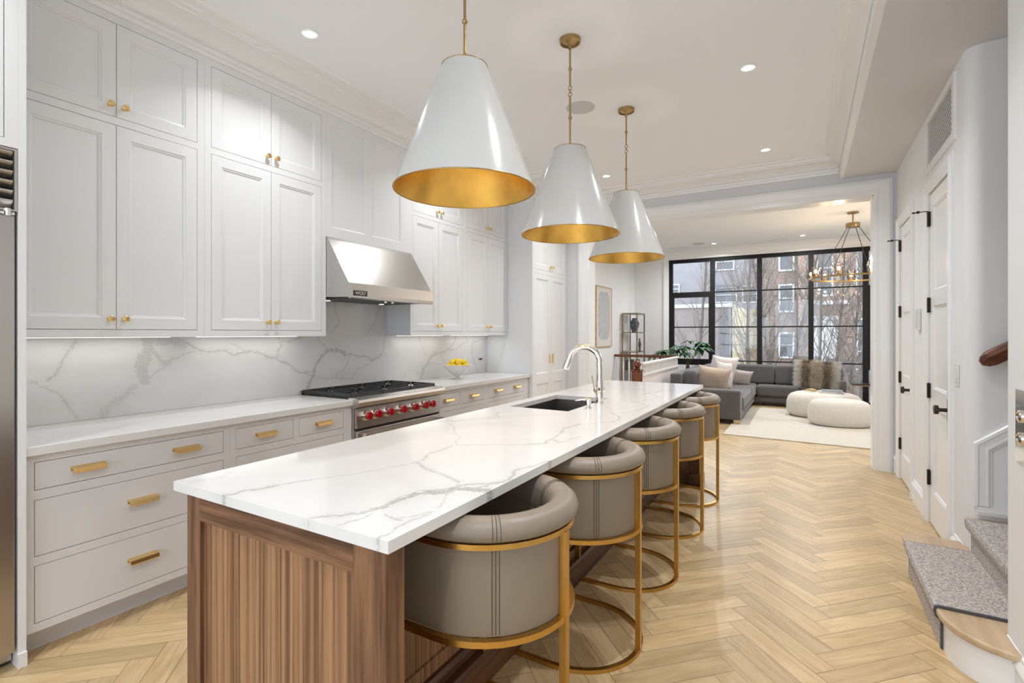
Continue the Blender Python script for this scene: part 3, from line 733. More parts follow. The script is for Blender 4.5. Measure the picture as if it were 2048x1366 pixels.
# veins -------------------------------------------------------------
ISLE_VEINS=[
 (0.01,0.55,[(-1.112, 0.864), (-1.093, 0.888), (-1.061, 0.916), (-1.05, 0.944), (-1.024, 0.956), (-1.013, 0.985), (-1.012, 1.025), (-1.007, 1.078)]),
 (0.018,0.75,[(-1.021, 0.998), (-1.012, 1.045), (-1.011, 1.103), (-1.008, 1.151), (-0.992, 1.185)]),
 (0.03,0.8,[(-0.992, 1.185), (-0.946, 1.22), (-0.937, 1.259), (-0.879, 1.279), (-0.842, 1.297)]),
 (0.01,0.6,[(-0.886, 1.288), (-0.867, 1.352), (-0.843, 1.422), (-0.88, 1.523), (-0.854, 1.605), (-0.831, 1.716)]),
 (0.012,0.6,[(-0.946, 1.271), (-0.912, 1.326), (-0.871, 1.359), (-0.847, 1.391)]),
 (0.007,0.5,[(-1.031, 0.966), (-1.017, 1.028), (-1.025, 1.125), (-1.02, 1.185), (-0.964, 1.243)]),
 (0.005,0.45,[(-0.926, 1.207), (-0.9, 1.153), (-0.873, 1.098)]),
 (0.014,0.6,[(-1.495, 0.858), (-1.475, 0.877), (-1.478, 0.925), (-1.453, 0.952), (-1.444, 1.0)]),
 (0.005,0.6,[(-1.444, 1.0), (-1.425, 1.052), (-1.399, 1.087)]),
 (0.03,0.22,[(-1.718, 0.882), (-1.706, 0.917), (-1.686, 0.958), (-1.712, 0.993), (-1.75, 1.035)]),
 (0.004,0.45,[(-1.441, 1.008), (-1.381, 1.127), (-1.327, 1.23), (-1.283, 1.355), (-1.256, 1.442)]),
 (0.008,0.5,[(-1.256, 1.442), (-1.261, 1.49), (-1.301, 1.59), (-1.31, 1.739)]),
 (0.006,0.5,[(-1.31, 1.739), (-1.249, 1.784), (-1.154, 1.846), (-0.99, 1.942)]),
 (0.014,0.55,[(-1.034, 1.917), (-0.986, 1.961), (-0.998, 2.06), (-0.95, 2.034)]),
 (0.009,0.5,[(-0.998, 2.06), (-1.021, 2.221), (-1.053, 2.38), (-1.035, 2.487)]),
 (0.012,0.5,[(-1.256, 1.442), (-1.157, 1.383), (-1.058, 1.356), (-0.997, 1.332), (-0.944, 1.28)]),
 (0.005,0.45,[(-1.302, 1.76), (-1.49, 1.99), (-1.591, 2.113), (-1.727, 2.187), (-1.739, 2.127)]),
 (0.014,0.35,[(-1.727, 2.187), (-1.657, 2.227), (-1.622, 2.33), (-1.513, 2.451), (-1.619, 2.606)]),
 (0.004,0.35,[(-1.608, 2.31), (-1.494, 2.421), (-1.368, 2.625), (-1.279, 2.74)]),
 (0.006,0.5,[(-1.01, 0.867), (-1.006, 0.891), (-1.002, 0.911), (-0.992, 0.941), (-1.001, 0.973)]),
 (0.007,0.5,[(-0.862, 0.855), (-0.869, 0.87), (-0.861, 0.885), (-0.877, 0.939), (-0.877, 0.973), (-0.869, 1.012), (-0.864, 1.047)]),
 (0.006,0.5,[(-0.968, 0.986), (-0.928, 0.972), (-0.898, 0.975)]),
 (0.01,0.5,[(-1.113, 3.952), (-1.106, 4.099), (-1.055, 4.129), (-1.049, 4.348)]),
 (0.006,0.4,[(-1.178, 3.604), (-1.109, 3.527), (-1.039, 3.47), (-1.008, 3.541), (-0.984, 3.646), (-0.913, 3.783), (-1.005, 3.933), (-1.079, 3.999)]),
 (0.01,0.45,[(-1.029, 2.952), (-0.959, 2.866), (-0.891, 2.703), (-0.907, 2.627), (-0.942, 2.607), (-0.998, 2.536)]),
 (0.01,0.3,[(-0.966, 3.394), (-0.913, 3.345), (-0.901, 3.2), (-0.93, 3.044), (-0.974, 2.952)]),
 (0.005,0.35,[(-1.369, 4.618), (-1.317, 4.726), (-1.194, 4.571)]),
 (0.006,0.4,[(-0.903, 2.171), (-0.922, 2.051), (-0.952, 1.965)]),
 (0.006,0.45,[(-0.961, 0.982), (-0.916, 0.978), (-0.89, 1.005), (-0.871, 1.059)]),
]
WALL_VEINS=[
 (0.016,0.5,[(1.189, 1.367), (1.159, 1.311), (1.126, 1.256), (1.108, 1.202), (1.066, 1.15)]),
 (0.008,0.5,[(0.984, 1.147), (1.017, 1.144), (1.059, 1.109), (1.119, 1.066), (1.152, 1.002), (1.197, 0.925)]),
 (0.06,0.55,[(1.541, 1.342), (1.532, 1.28), (1.5, 1.218), (1.514, 1.134), (1.527, 1.112)]),
 (0.045,0.38,[(1.468, 1.086), (1.416, 1.03), (1.348, 0.988), (1.307, 0.934)]),
 (0.025,0.5,[(1.637, 1.211), (1.598, 1.245), (1.56, 1.289), (1.551, 1.342)]),
 (0.01,0.45,[(1.637, 1.211), (1.666, 1.237), (1.737, 1.262), (1.811, 1.282)]),
 (0.05,0.45,[(1.523, 1.369), (1.579, 1.352), (1.676, 1.357), (1.737, 1.339)]),
 (0.014,0.6,[(1.737, 1.361), (1.801, 1.31), (1.855, 1.286), (1.922, 1.278), (2.015, 1.281), (2.075, 1.247), (2.176, 1.27), (2.255, 1.262), (2.393, 1.218), (2.509, 1.16), (2.601, 1.094), (2.746, 1.077)]),
 (0.006,0.5,[(2.051, 1.334), (2.113, 1.303), (2.163, 1.271)]),
 (0.01,0.45,[(1.541, 1.111), (1.579, 1.161), (1.637, 1.19), (1.676, 1.253)]),
 (0.01,0.5,[(2.407, 1.218), (2.421, 1.276), (2.45, 1.315), (2.421, 1.368)]),
 (0.014,0.5,[(2.45, 1.341), (2.54, 1.34), (2.617, 1.366)]),
 (0.025,0.7,[(2.685, 0.951), (2.699, 0.997), (2.741, 1.054), (2.749, 1.114)]),
 (0.02,0.7,[(2.749, 1.114), (2.777, 1.16), (2.813, 1.213), (2.873, 1.248)]),
 (0.035,0.7,[(2.873, 1.252), (2.949, 1.258), (3.043, 1.243), (3.067, 1.217)]),
 (0.012,0.65,[(3.067, 1.217), (3.175, 1.209), (3.296, 1.195), (3.386, 1.151)]),
 (0.025,0.55,[(3.368, 1.151), (3.441, 1.171), (3.507, 1.201)]),
 (0.009,0.55,[(3.507, 1.201), (3.536, 1.263), (3.536, 1.333), (3.565, 1.382)]),
 (0.008,0.55,[(2.77, 1.378), (2.813, 1.329), (2.873, 1.279)]),
 (0.008,0.5,[(3.125, 1.208), (3.076, 1.12), (3.027, 1.071), (2.964, 1.031)]),
 (0.006,0.5,[(2.756, 1.029), (2.858, 1.021), (2.964, 1.025), (3.043, 1.006), (3.141, 0.999), (3.209, 1.079), (3.349, 1.118)]),
 (0.012,0.5,[(2.537, 1.126), (2.617, 1.086), (2.713, 1.062)]),
 (0.012,0.5,[(4.675, 1.37), (4.647, 1.303), (4.538, 1.222), (4.33, 1.187)]),
 (0.03,0.55,[(4.33, 1.187), (4.231, 1.151), (4.182, 1.09), (4.111, 1.032), (4.076, 0.927)]),
 (0.006,0.5,[(4.041, 1.373), (4.099, 1.234), (4.182, 1.145)]),
 (0.01,0.45,[(4.877, 1.369), (4.922, 1.299), (4.703, 1.234), (4.406, 1.16), (4.485, 1.059)]),
 (0.03,0.35,[(5.029, 1.297), (5.187, 1.331), (5.319, 1.293)]),
 (0.014,0.5,[(4.998, 1.298), (4.998, 1.156), (5.06, 1.047), (5.139, 0.926)]),
 (0.006,0.4,[(3.799, 0.948), (3.863, 1.025), (3.973, 1.025), (4.064, 0.973)]),
 (0.008,0.4,[(4.206, 1.074), (4.33, 1.075), (4.511, 1.025)]),
]

def jitter(pts, rng, amp=.10, lv=3):
    P = [np.array(p, float) for p in pts]
    for _ in range(lv):
        Q = [P[0]]
        for a, b in zip(P[:-1], P[1:]):
            d = b-a; n = np.array([-d[1], d[0]]); Q.append((a+b)/2+n*rng.uniform(-amp, amp)); Q.append(b)
        P = Q
    return P
def vein_grid(us, vs, veins, seed, wm=1.2):
    rng = random.Random(seed); U, V = np.meshgrid(us, vs, indexing='ij'); R = np.full(U.shape, 9.0); T = np.zeros(U.shape)
    for w, s, pts in veins:
        w *= wm; P = jitter(pts, rng); m = len(P)-1
        ws = [w*(.55+.9*rng.random()) for _ in range(m+1)]
        for i in range(m):
            a, b = P[i], P[i+1]; lo = np.minimum(a, b)-.12-w*2; hi = np.maximum(a, b)+.12+w*2
            iu = np.where((us >= lo[0]) & (us <= hi[0]))[0]; iv = np.where((vs >= lo[1]) & (vs <= hi[1]))[0]
            if len(iu) == 0 or len(iv) == 0: continue
            sl = (slice(iu[0], iu[-1]+1), slice(iv[0], iv[-1]+1))
            d = b-a; L2 = float(d@d)+1e-12
            t = np.clip(((U[sl]-a[0])*d[0]+(V[sl]-a[1])*d[1])/L2, 0, 1)
            dist = np.hypot(U[sl]-(a[0]+t*d[0]), V[sl]-(a[1]+t*d[1]))
            r = dist/(max(.5*(ws[i]*(1-t)+ws[i+1]*t).max(), .003) if False else np.maximum(.5*(ws[i]*(1-t)+ws[i+1]*t), .0028))
            msk = r < R[sl]; R[sl] = np.where(msk, r, R[sl]); T[sl] = np.where(msk, s, T[sl])
    return R, T
def veined_slab(name, mat, axis, face, back, u0, u1, v0, v1, veins, step, hole=None, parent=None, seed=1, bevel=0):
    # slab whose visible side (at 'face') is a fine grid carrying vein attributes
    us = sorted(set(list(np.round(np.arange(u0, u1, step), 5))+[u1]+([hole[0], hole[1]] if hole else [])))
    vs = sorted(set(list(np.round(np.arange(v0, v1, step), 5))+[v1]+([hole[2], hole[3]] if hole else [])))
    us = np.array(us); vs = np.array(vs); R, T = vein_grid(us, vs, veins, seed, 1.25 if axis == 'Z' else 1.0)
    if axis == 'X': T = T*.8
    nu, nv = len(us), len(vs); verts = []; faces = []
    def P(u, v, d): return (u, v, d) if axis == 'Z' else (d, u, v)
    idx = lambda i, j: i*nv+j
    UU, VV = np.meshgrid(us, vs, indexing='ij')
    if axis == 'Z': V3 = np.stack([UU, VV, np.full(UU.shape, face)], -1).reshape(-1, 3)
    else: V3 = np.stack([np.full(UU.shape, face), UU, VV], -1).reshape(-1, 3)
    verts = [tuple(x) for x in V3.tolist()]
    ratio = R.reshape(-1).tolist(); stren = T.reshape(-1).tolist()
    for i in range(nu-1):
        for j in range(nv-1):
            if hole and hole[0] <= us[i] < hole[1]-1e-6 and hole[2] <= vs[j] < hole[3]-1e-6: continue
            faces.append((idx(i, j), idx(i+1, j), idx(i+1, j+1), idx(i, j+1)))
    # edge skirts (share vein values so veins run down the edge)
    def skirt(path):
        k = len(verts)
        for (i, j) in path:
            p = verts[idx(i, j)]
            verts.append((p[0], p[1], back) if axis == 'Z' else (back, p[1], p[2])); ratio.append(ratio[idx(i, j)]); stren.append(stren[idx(i, j)])
        for q in range(len(path)-1): faces.append((idx(*path[q]), idx(*path[q+1]), k+q+1, k+q))
        return k
    skirt([(i, 0) for i in range(nu)]); skirt([(nu-1, j) for j in range(nv)]); skirt([(i, nv-1) for i in range(nu-1, -1, -1)]); skirt([(0, j) for j in range(nv-1, -1, -1)])
    if hole:
        ia, ib = int(np.argmin(abs(us-hole[0]))), int(np.argmin(abs(us-hole[1]))); ja, jb = int(np.argmin(abs(vs-hole[2]))), int(np.argmin(abs(vs-hole[3])))
        skirt([(i, ja) for i in range(ib, ia-1, -1)]); skirt([(ib, j) for j in range(jb, ja-1, -1)]); skirt([(i, jb) for i in range(ia, ib+1)]); skirt([(ia, j) for j in range(ja, jb+1)])
    # underside
    hs = [hole] if hole else []
    A = sorted(set([u0, u1]+[x for h in hs for x in h[:2]])); B = sorted(set([v0, v1]+[x for h in hs for x in h[2:]]))
    for i in range(len(A)-1):
        for j in range(len(B)-1):
            if hole and hole[0] < (A[i]+A[i+1])/2 < hole[1] and hole[2] < (B[j]+B[j+1])/2 < hole[3]: continue
            k = len(verts)
            for (u, v) in ((A[i], B[j]), (A[i], B[j+1]), (A[i+1], B[j+1]), (A[i+1], B[j])): verts.append(P(u, v, back)); ratio.append(9.); stren.append(0.)
            faces.append((k, k+1, k+2, k+3))
    c = Vector(((u0+u1)/2, (v0+v1)/2, min(face, back))) if axis == 'Z' else Vector(((face+back)/2, (u0+u1)/2, v0))
    off = OFF[parent.name] if parent is not None else c
    me = bpy.data.meshes.new(name); me.from_pydata([(p[0]-off.x, p[1]-off.y, p[2]-off.z) for p in verts], [], faces); me.update()
    for nm, dat in (('vein_ratio', ratio), ('vein_strength', stren)):
        a = me.attributes.new(nm, 'FLOAT', 'POINT'); a.data.foreach_set('value', dat)
    me.materials.append(M[mat]); o = bpy.data.objects.new(name, me); COL.objects.link(o)
    if parent is not None: o.parent = parent
    else: o.location = off
    OFF[o.name] = off.copy(); return o
M['marble'] = marble('white_marble_grey_veins', (.76, .755, .75), (.33, .315, .305), .12)
M['quartz'] = paint('plain_white_quartz', (.78, .775, .77), .16, var=.015, vscale=40)

# backsplash + worktops
bsp = o = veined_slab('backsplash', 'marble', 'X', -3.480, -3.4995, .803, 5.328, .916, 1.3795, WALL_VEINS, .006, seed=5)
tag(o, 'white marble backsplash with grey veins running behind the range', 'backsplash')
o = veined_slab('backsplash_panel', 'marble', 'X', -3.4805, -3.4995, 2.609, 3.558, 1.380, 1.70, [(.012, .4, [(2.9, 1.40), (3.0, 1.5), (2.95, 1.69)]), (.01, .4, [(3.3, 1.38), (3.42, 1.5), (3.50, 1.68)]), (.03, .35, [(2.65, 1.60), (2.8, 1.64), (2.9, 1.69)])], .01, seed=8, parent=bsp)

mb = MB(); mb.box(WB+.001, -2.852, .803, 2.594, .875, .915); tag(mb.build('countertop', 'quartz', bevel=.003), 'white quartz countertop between refrigerator and range', 'countertop')
mb = MB(); mb.box(WB+.001, -2.852, 3.598, 5.328, .875, .915); tag(mb.build('countertop', 'quartz', bevel=.003), 'white quartz countertop right of the range under the fruit bowl', 'countertop')
t = thing('wall_outlet', 'small dark oval outlet in the backsplash near the fruit bowl', 'outlet', (-3.48, 4.9, 1.07))
yy = 5.18; zz = 1.085
mb = MB(); rings = []
for s_, dx in ((1, 0), (1, .004), (.85, .006)):
    rings.append([(-3.4795+dx, yy+.05*s_*math.cos(a*PI/10), zz+.016*s_*math.sin(a*PI/10)) for a in range(20)])
mb.loft(rings); mb.build('cover', 'steel', t); mb = MB(); mb.box(-3.4735, -3.4725, yy-.03, yy+.03, zz-.008, zz+.008); mb.build('socket', 'dark', t)

# pantry
t = cabinet('pantry_cabinet', 'full-height white pantry cabinet with tall doors left of the opening', 'cabinet', WB, -2.83, 5.33, 6.335, .10, 3.09, [(5.372, 6.30, .14, 2.139), (5.372, 6.30, 2.185, 3.03)], 'cab', None, -2.90)
for (c_, d) in ((.14, 2.139), (2.185, 3.03)):
    for s in (0, 1):
        q0, q1 = (5.374, 5.835) if s == 0 else (5.838, 6.298)
        if c_ < 1:
            mb = MB(); mb.nested((-2.83, q0, .142), (0, 1, 0), (0, 0, 1), q1-q0, .70, SH[:-1]+[(.09, -.011)]); dr = mb.build('door', 'cab', t)
            mb = MB(); mb.nested((-2.83, q0, .842), (0, 1, 0), (0, 0, 1), q1-q0, 2.137-.842, SH[:-1]+[(.09, -.011)]); mb.build('upper_panel', 'cab', dr)
            mb = MB(); yk = 5.835-.045 if s == 0 else 5.838+.045
            mb.box(-2.83, -2.812, yk-.005, yk+.005, 1.02, 1.14); mb.build('pull', 'pull', dr, bevel=.002)
        else:
            dr = shaker(t, -2.83, q0, q1, 2.187, 3.028); knob(dr, -2.83, 5.835-.03 if s == 0 else 5.838+.03, 2.245)

# ================================================================ REFRIGERATOR
t = thing('refrigerator', 'stainless steel built-in refrigerator with louvred top grille at left edge', 'refrigerator', (-3.15, .35, 0))
mb = MB(); mb.box(WB, -2.90, -.16, .770, .02, 2.16); mb.build('body', 'steel_v', t)
mb = MB(); mb.box(-2.899, -2.85, -.155, .768, .07, 1.890); mb.build('door', 'steel_v', t, bevel=.004)
mb = MB(); mb.box(-2.895, -2.853, .72, .768, 1.893, 1.905); mb.axlathe([(.012, 0), (.012, .03)], (-2.848, .745, 1.887), (0, 0, 1), 12); mb.build('door_hinge', 'chrome', t)
mb = MB(); mb.box(-2.899, -2.89, -.155, .768, 1.913, 2.158); mb.box(-2.89, -2.855, .764, .770, 1.913, 2.158); mb.box(-2.89, -2.855, -.155, -.149, 1.913, 2.158); mb.build('grille_box', 'dark', t)
for i in range(6):
    z = 1.918+i*.0405
    mb = MB(); mb.loft([[(-2.852, y, z+.038), (-2.852, y, z+.032), (-2.880, y, z+.004), (-2.886, y, z+.004), (-2.886, y, z+.008)] for y in (-.15, .762)]); mb.build('louver', 'steel', t)
mb = MB(); cells(mb, -2.900, -2.846, -.16, .775, 1.908, 2.168, [(-.150, .765, 1.915, 2.160)], 'X'); mb.build('grille_frame', 'steel', t)
mb = MB(); mb.tube([(-2.80, .05, .35), (-2.80, .05, 1.75)], .014, 12); [mb.tube([(-2.85, .05, z), (-2.80, .05, z)], .009, 8) for z in (.42, 1.68)]; mb.build('handle', 'steel', t, smooth=40)
mb = MB(); mb.box(-2.96, -2.92, -.15, .765, .0, .07); mb.build('toe_grille', 'dark', t)
t = thing('refrigerator_surround', 'white cabinet panel and over-fridge cupboard framing the refrigerator', 'cabinet', (-3.15, .4, 0))
mb = MB(); mb.box(WB, -2.846, .7765, .8025, .0, 3.085); mb.build('side_panel', 'cab', t)
mb = MB(); mb.box(-2.90, -2.835, .7745, .8027, 0, .06); mb.build('foot_block', 'trim', t)
mb = MB(); cells(mb, -2.87, -2.846, -.20, .7763, 2.172, 3.085, [(-.10, .735, 2.206, 3.05)], 'X'); mb.box(WB, -2.87, -.2, .7763, 2.172, 3.085); mb.build('cupboard_body', 'cab', t)
shaker(t, -2.846, -.097, .3165, 2.208, 3.048, 'cupboard_door'); shaker(t, -2.846, .3195, .7325, 2.208, 3.048, 'cupboard_door', stile=.062)

# ================================================================ RANGE
t = thing('gas_range', 'stainless steel gas range with seven red knobs', 'stove', (-3.15, 3.096, 0))
Y0, Y1 = 2.6, 3.592
mb = MB(); mb.box(WB+.02, -2.865, Y0, Y1, .05, .905); mb.build('body', 'steel', t)
mb = MB()
pr = [(-2.90, .905), (-2.90, .928), (-2.83, .928), (-2.80, .915), (-2.792, .895), (-2.80, .868), (-2.848, .848), (-2.864, .848), (-2.864, .905)]
mb.loft([[(a, Y0-.014, b) for a, b in pr], [(a, Y1+.004, b) for a, b in pr]]); mb.build('bullnose', 'steel', t, smooth=25)
mb = MB(); mb.hexa([(-2.864, Y0+.01, .70), (-2.838, Y0+.01, .70), (-2.838, Y1-.01, .70), (-2.864, Y1-.01, .70)], [(-2.864, Y0+.01, .846), (-2.847, Y0+.01, .846), (-2.847, Y1-.01, .846), (-2.864, Y1-.01, .846)])
mb.build('control_panel', 'steel', t)
for y in (2.666, 2.762, 2.889, 3.037, 3.181, 3.310, 3.402):
    k_ = MB(); k_.axlathe([(.036, 0), (.036, .012), (.031, .016), (.030, .034), (.027, .036)], (-2.843, y+.02, .787), (1, 0, .08), 24); bz = k_.build('knob_bezel', 'chrome', t, smooth=35)
    k_ = MB(); k_.axlathe([(.022, .0), (.026, .006), (.030, .014), (.030, .026), (.026, .030), (0, .031)], (-2.807, y+.02, .790), (1, 0, .08), 24); k_.box(-2.778, -2.772, y+.014, y+.026, .766, .818); k_.build('knob', 'red', bz, smooth=40)
mb = MB(); mb.box(-2.8642, -2.85, Y0+.01, Y1-.01, .684, .698); mb.build('door_gap', 'dark', t)
mb = MB(); mb.box(-2.864, -2.835, Y0+.012, Y1-.012, .20, .680); mb.build('oven_door', 'steel', t, bevel=.003)
mb = MB(); mb.tube([(-2.775, Y0+.02, .632), (-2.775, Y1-.02, .632)], .016, 14); [mb.box(-2.836, -2.772, y-.012, y+.012, .620, .660) for y in (Y0+.05, Y1-.05)]; mb.build('oven_handle', 'chrome', t, smooth=40)
mb = MB(); mb.box(-2.864, -2.85, Y0+.012, Y1-.012, .06, .19); mb.build('kick_panel', 'steel', t)
mb = MB(); mb.box(WB+.021, -2.901, Y0+.002, Y1-.002, .905, .914); mb.build('cooktop', 'iron', t)
mb = MB(); mb.box(WB+.021, -3.452, Y0, Y1, .905, .945); mb.build('island_trim', 'steel', t)
gx0, gx1 = -3.445, -2.905
for i in range(3):
    a = Y0+.012+i*.323; b = a+.318
    mb = MB(); zt = .952; zb = .930
    for (p, q) in (((gx0, a), (gx1, a)), ((gx1, a), (gx1, b)), ((gx1, b), (gx0, b)), ((gx0, b), (gx0, a))):
        mb.bar((p[0]+(0), p[1], (zt+zb)/2), (q[0], q[1], (zt+zb)/2), .014, zt-zb)
    xm = (gx0+gx1)/2; mb.bar((xm, a, .941), (xm, b, .941), .012, .022); ym = (a+b)/2
    for cx in ((gx0+xm)/2, (gx1+xm)/2):
        for k_ in range(8):
            an = k_*PI/4; r0, r1 = .035, .12 if k_ % 2 == 0 else .165
            ex = cx+math.cos(an)*r1; ey = ym+math.sin(an)*r1*1.15; ex = min(max(ex, gx0), gx1); ey = min(max(ey, a), b)
            mb.bar((cx+math.cos(an)*r0, ym+math.sin(an)*r0, .943), (ex, ey, .943), .009, .018)
    for (p, q) in ((gx0, a), (gx1, a), (gx1, b), (gx0, b)): mb.box(p-.007, p+.007, q-.007, q+.007, .914, .935)
    mb.build('grate', 'iron', t)
    for cx in ((gx0+xm)/2, (gx1+xm)/2):
        k_ = MB(); k_.lathe([(.045, 0), (.045, .010), (.030, .016), (.030, .022), (.012, .024), (0, .024)], (cx, ym, .9142), 20); k_.build('burner', 'steel', t, smooth=35)

# ---- hood
t = thing('range_hood', 'sloping stainless steel range hood above the gas range', 'range hood', (-3.2, 3.08, 1.66))
a, b = 2.6095, 3.5575
pr = [(WB, 2.143), (-3.165, 2.143), (-3.150, 2.125), (-2.925, 1.782), (-2.900, 1.775), (-2.897, 1.690), (-2.902, 1.668), (-2.92, 1.660), (-2.93, 1.672), (WB, 1.69)]
mb = MB(); mb.loft([[(x, y, z) for x, z in pr] for y in (a, b)]); mb.build('canopy', 'steel', t)
mb = MB(); mb.box(-3.44, -2.95, a+.03, b-.03, 1.668, 1.676); mb.build('filter', 'iron', t)
for y in (3.02, 3.10):
    k_ = MB(); k_.axlathe([(.014, 0), (.014, .018), (.010, .022)], (-2.96, y, 1.668), (0, 0, -1), 16); k_.build('dial', 'chrome', t, smooth=35)
for y in (2.78, 3.38):
    k_ = MB(); k_.lathe([(.022, -.004), (.022, 0)], (-3.36, y, 1.668), 16); k_.build('lamp_lens', 'strip', t)
mb = MB(); mb.box(-2.8975, -2.8945, a+.02, a+.155, 1.682, 1.722); pl = mb.build('badge', 'iron', t)
def text_mesh(name, s, size, mat, parent, loc, rot, ext=.0006):
    cu = bpy.data.curves.new(name, 'FONT'); cu.body = s; cu.size = size; cu.extrude = ext; cu.align_x = 'CENTER'; cu.align_y = 'CENTER'
    tmp = bpy.data.objects.new('tmp_text', cu); COL.objects.link(tmp)
    dg = bpy.context.evaluated_depsgraph_get(); me = bpy.data.meshes.new_from_object(tmp.evaluated_get(dg)); bpy.data.objects.remove(tmp)
    me.name = name; me.materials.clear(); me.materials.append(M[mat]); o = bpy.data.objects.new(name, me); COL.objects.link(o)
    o.parent = parent; o.location = Vector(loc)-OFF[parent.name]; o.rotation_euler = rot; return o
text_mesh('lettering', 'WOLF', .036, 'chrome', pl, (-2.8942, a+.0875, 1.702), (PI/2, 0, PI/2))

# ---- fruit bowl
t = thing('pedestal_bowl', 'white pedestal bowl on the right countertop holding lemons', 'bowl', (-3.22, 4.36, .915))
mb = MB(); pr = [(.062, 0), (.062, .004), (.050, .010), (.030, .016), (.025, .028), (.030, .036), (.062, .052), (.100, .080), (.130, .118), (.152, .145), (.158, .152), (.150, .150), (.124, .118), (.095, .086), (.055, .062), (0, .055)]
mb.lathe(pr, (-3.22, 4.36, .9155), 40); mb.build('bowl', 'ceramic', t, smooth=50)
def lemon_mesh():
    mb = MB(); pr = [(1e-4, -.042), (.007, -.040), (.012, -.034), (.022, -.026), (.029, -.012), (.031, 0), (.029, .012), (.022, .026), (.012, .034), (.008, .039), (1e-4, .041)]
    mb.lathe(pr, (0, 0, 0), 18); return mb
rng = random.Random(3); lem = None
spots = [(.094*math.cos(i*PI/4.5), .094*math.sin(i*PI/4.5), .135) for i in range(9)]+[(.040*math.cos(i*PI/2+.3), .040*math.sin(i*PI/2+.3), .128) for i in range(4)]+[(.066*math.cos(i*2*PI/5+.5), .066*math.sin(i*2*PI/5+.5), .178) for i in range(5)]+[(.0, .0, .192)]
for i, (dx, dy, dz) in enumerate(spots):
    if lem is None: lem = lemon_mesh().build('lemon', 'lemon', smooth=60, origin=(0, 0, 0)); o = lem
    else: o = lem.copy(); COL.objects.link(o)
    o.location = (-3.22+dx, 4.36+dy, .9155+dz); o.rotation_euler = (rng.uniform(1.2, 1.9), rng.uniform(-.4, .4), rng.uniform(0, 6.28))
    tag(o, 'yellow lemon heaped in the white pedestal bowl', 'lemon', 'lemons in the pedestal bowl')

# ================================================================ ISLAND
t = thing('island_cabinet', 'walnut kitchen island base with striped veneer end panel', 'kitchen island', (-1.3, 2.9, 0))
IX0, IX1, RX = -1.707, -.845, -1.145
def end_panel(y0, y1, sign):
    # framed panel facing -Y (sign -1) or +Y; full island width
    yf = y0 if sign < 0 else y1
    mb = MB(); cells(mb, y0, y1, IX0, IX1-.001, 0, .889, [(IX0+.075, IX1-.11, .12, .815)], 'Y')
    # cells box fills frame; thin core behind recess
    st = MB(); 
    fr = mb.build('end_frame', 'walnut', t)
    mb = MB(); ym = (y0+y1)/2; d = .011*sign
    yy0, yy1 = (yf-d, ym+.015) if sign < 0 else (ym-.015, yf-d)
    mb.box(IX0+.0752, IX1-.1102, yy0, yy1, .1202, .8148)
    mb.build('end_panel', 'veneer', fr)
end_panel(.866, .928, -1); end_panel(4.872, 4.934, 1)
# rails laid over the frame with horizontal grain
for y0, y1 in ((.8655, .8665), (4.9335, 4.9345)):
    mb = MB(); mb.box(IX0+.0752, IX1-.1102, y0, y1, .8152, .889); mb.build('end_rail', 'walnut_y', t)
    mb = MB(); mb.box(IX0+.0752, IX1-.1102, y0, y1, 0, .1198); mb.build('end_rail', 'walnut_y', t)
mb = MB(); mb.box(IX0+.002, RX-.02, .9285, 4.8715, .10, .655); mb.box(IX0+.002, RX-.02, .9285, 2.83, .655, .889); mb.box(IX0+.002, RX-.02, 3.60, 4.8715, .655, .889); mb.box(-1.238, RX-.02, 2.83, 3.60, .655, .889); b_ = mb.build('carcass', 'walnut', t)
# seating side veneer panels
n = 5
for i in range(n):
    a = .94+i*(3.92/n); b2 = a+3.92/n
    mb = MB(); mb.nested((RX-.0199, a, .19), (0, 1, 0), (0, 0, 1), b2-a, .70, [(0, 0), (0, .018), (.05, .018), (.054, .010), (.06, .010)]); mb.build('side_panel', 'veneer', t)
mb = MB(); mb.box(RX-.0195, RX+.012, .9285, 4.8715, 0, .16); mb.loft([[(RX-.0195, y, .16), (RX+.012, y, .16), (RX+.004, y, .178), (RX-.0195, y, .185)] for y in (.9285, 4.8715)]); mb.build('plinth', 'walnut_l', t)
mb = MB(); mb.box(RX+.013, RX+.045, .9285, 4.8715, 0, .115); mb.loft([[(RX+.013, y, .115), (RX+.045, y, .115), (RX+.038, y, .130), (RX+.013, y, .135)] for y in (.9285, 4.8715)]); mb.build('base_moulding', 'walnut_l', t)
mb = MB(); cells(mb, IX0-.0005, IX0+.0015, .93, 4.87, .0, .889, [(.97+i*.78, .97+i*.78+.74, .13, .86) for i in range(5)], 'X'); mb.box(IX0+.01, IX0+.06, .93, 4.87, 0, .0999); mb.build('working_side_frame', 'walnut', t)
for i in range(5):
    mb = MB(); mb.nested((IX0+.0015, .97+i*.78+.739, .131), (0, -1, 0), (0, 0, 1), .738, .728, [(0, -.001), (0, .001), (.06, .001), (.07, -.003)]); mb.build('cupboard_door', 'walnut', t)
# foot base of the far end support
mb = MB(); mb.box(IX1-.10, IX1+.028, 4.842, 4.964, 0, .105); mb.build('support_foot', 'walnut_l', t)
HOLE = (-1.685, -1.268, 2.857, 3.575)
o = veined_slab('island_countertop', 'marble', 'Z', .920, .890, -1.7755, -.832, .8585, 4.975, ISLE_VEINS, .0055, HOLE, seed=2)
tag(o, 'long white marble island countertop with grey veins and a sink cutout', 'countertop')
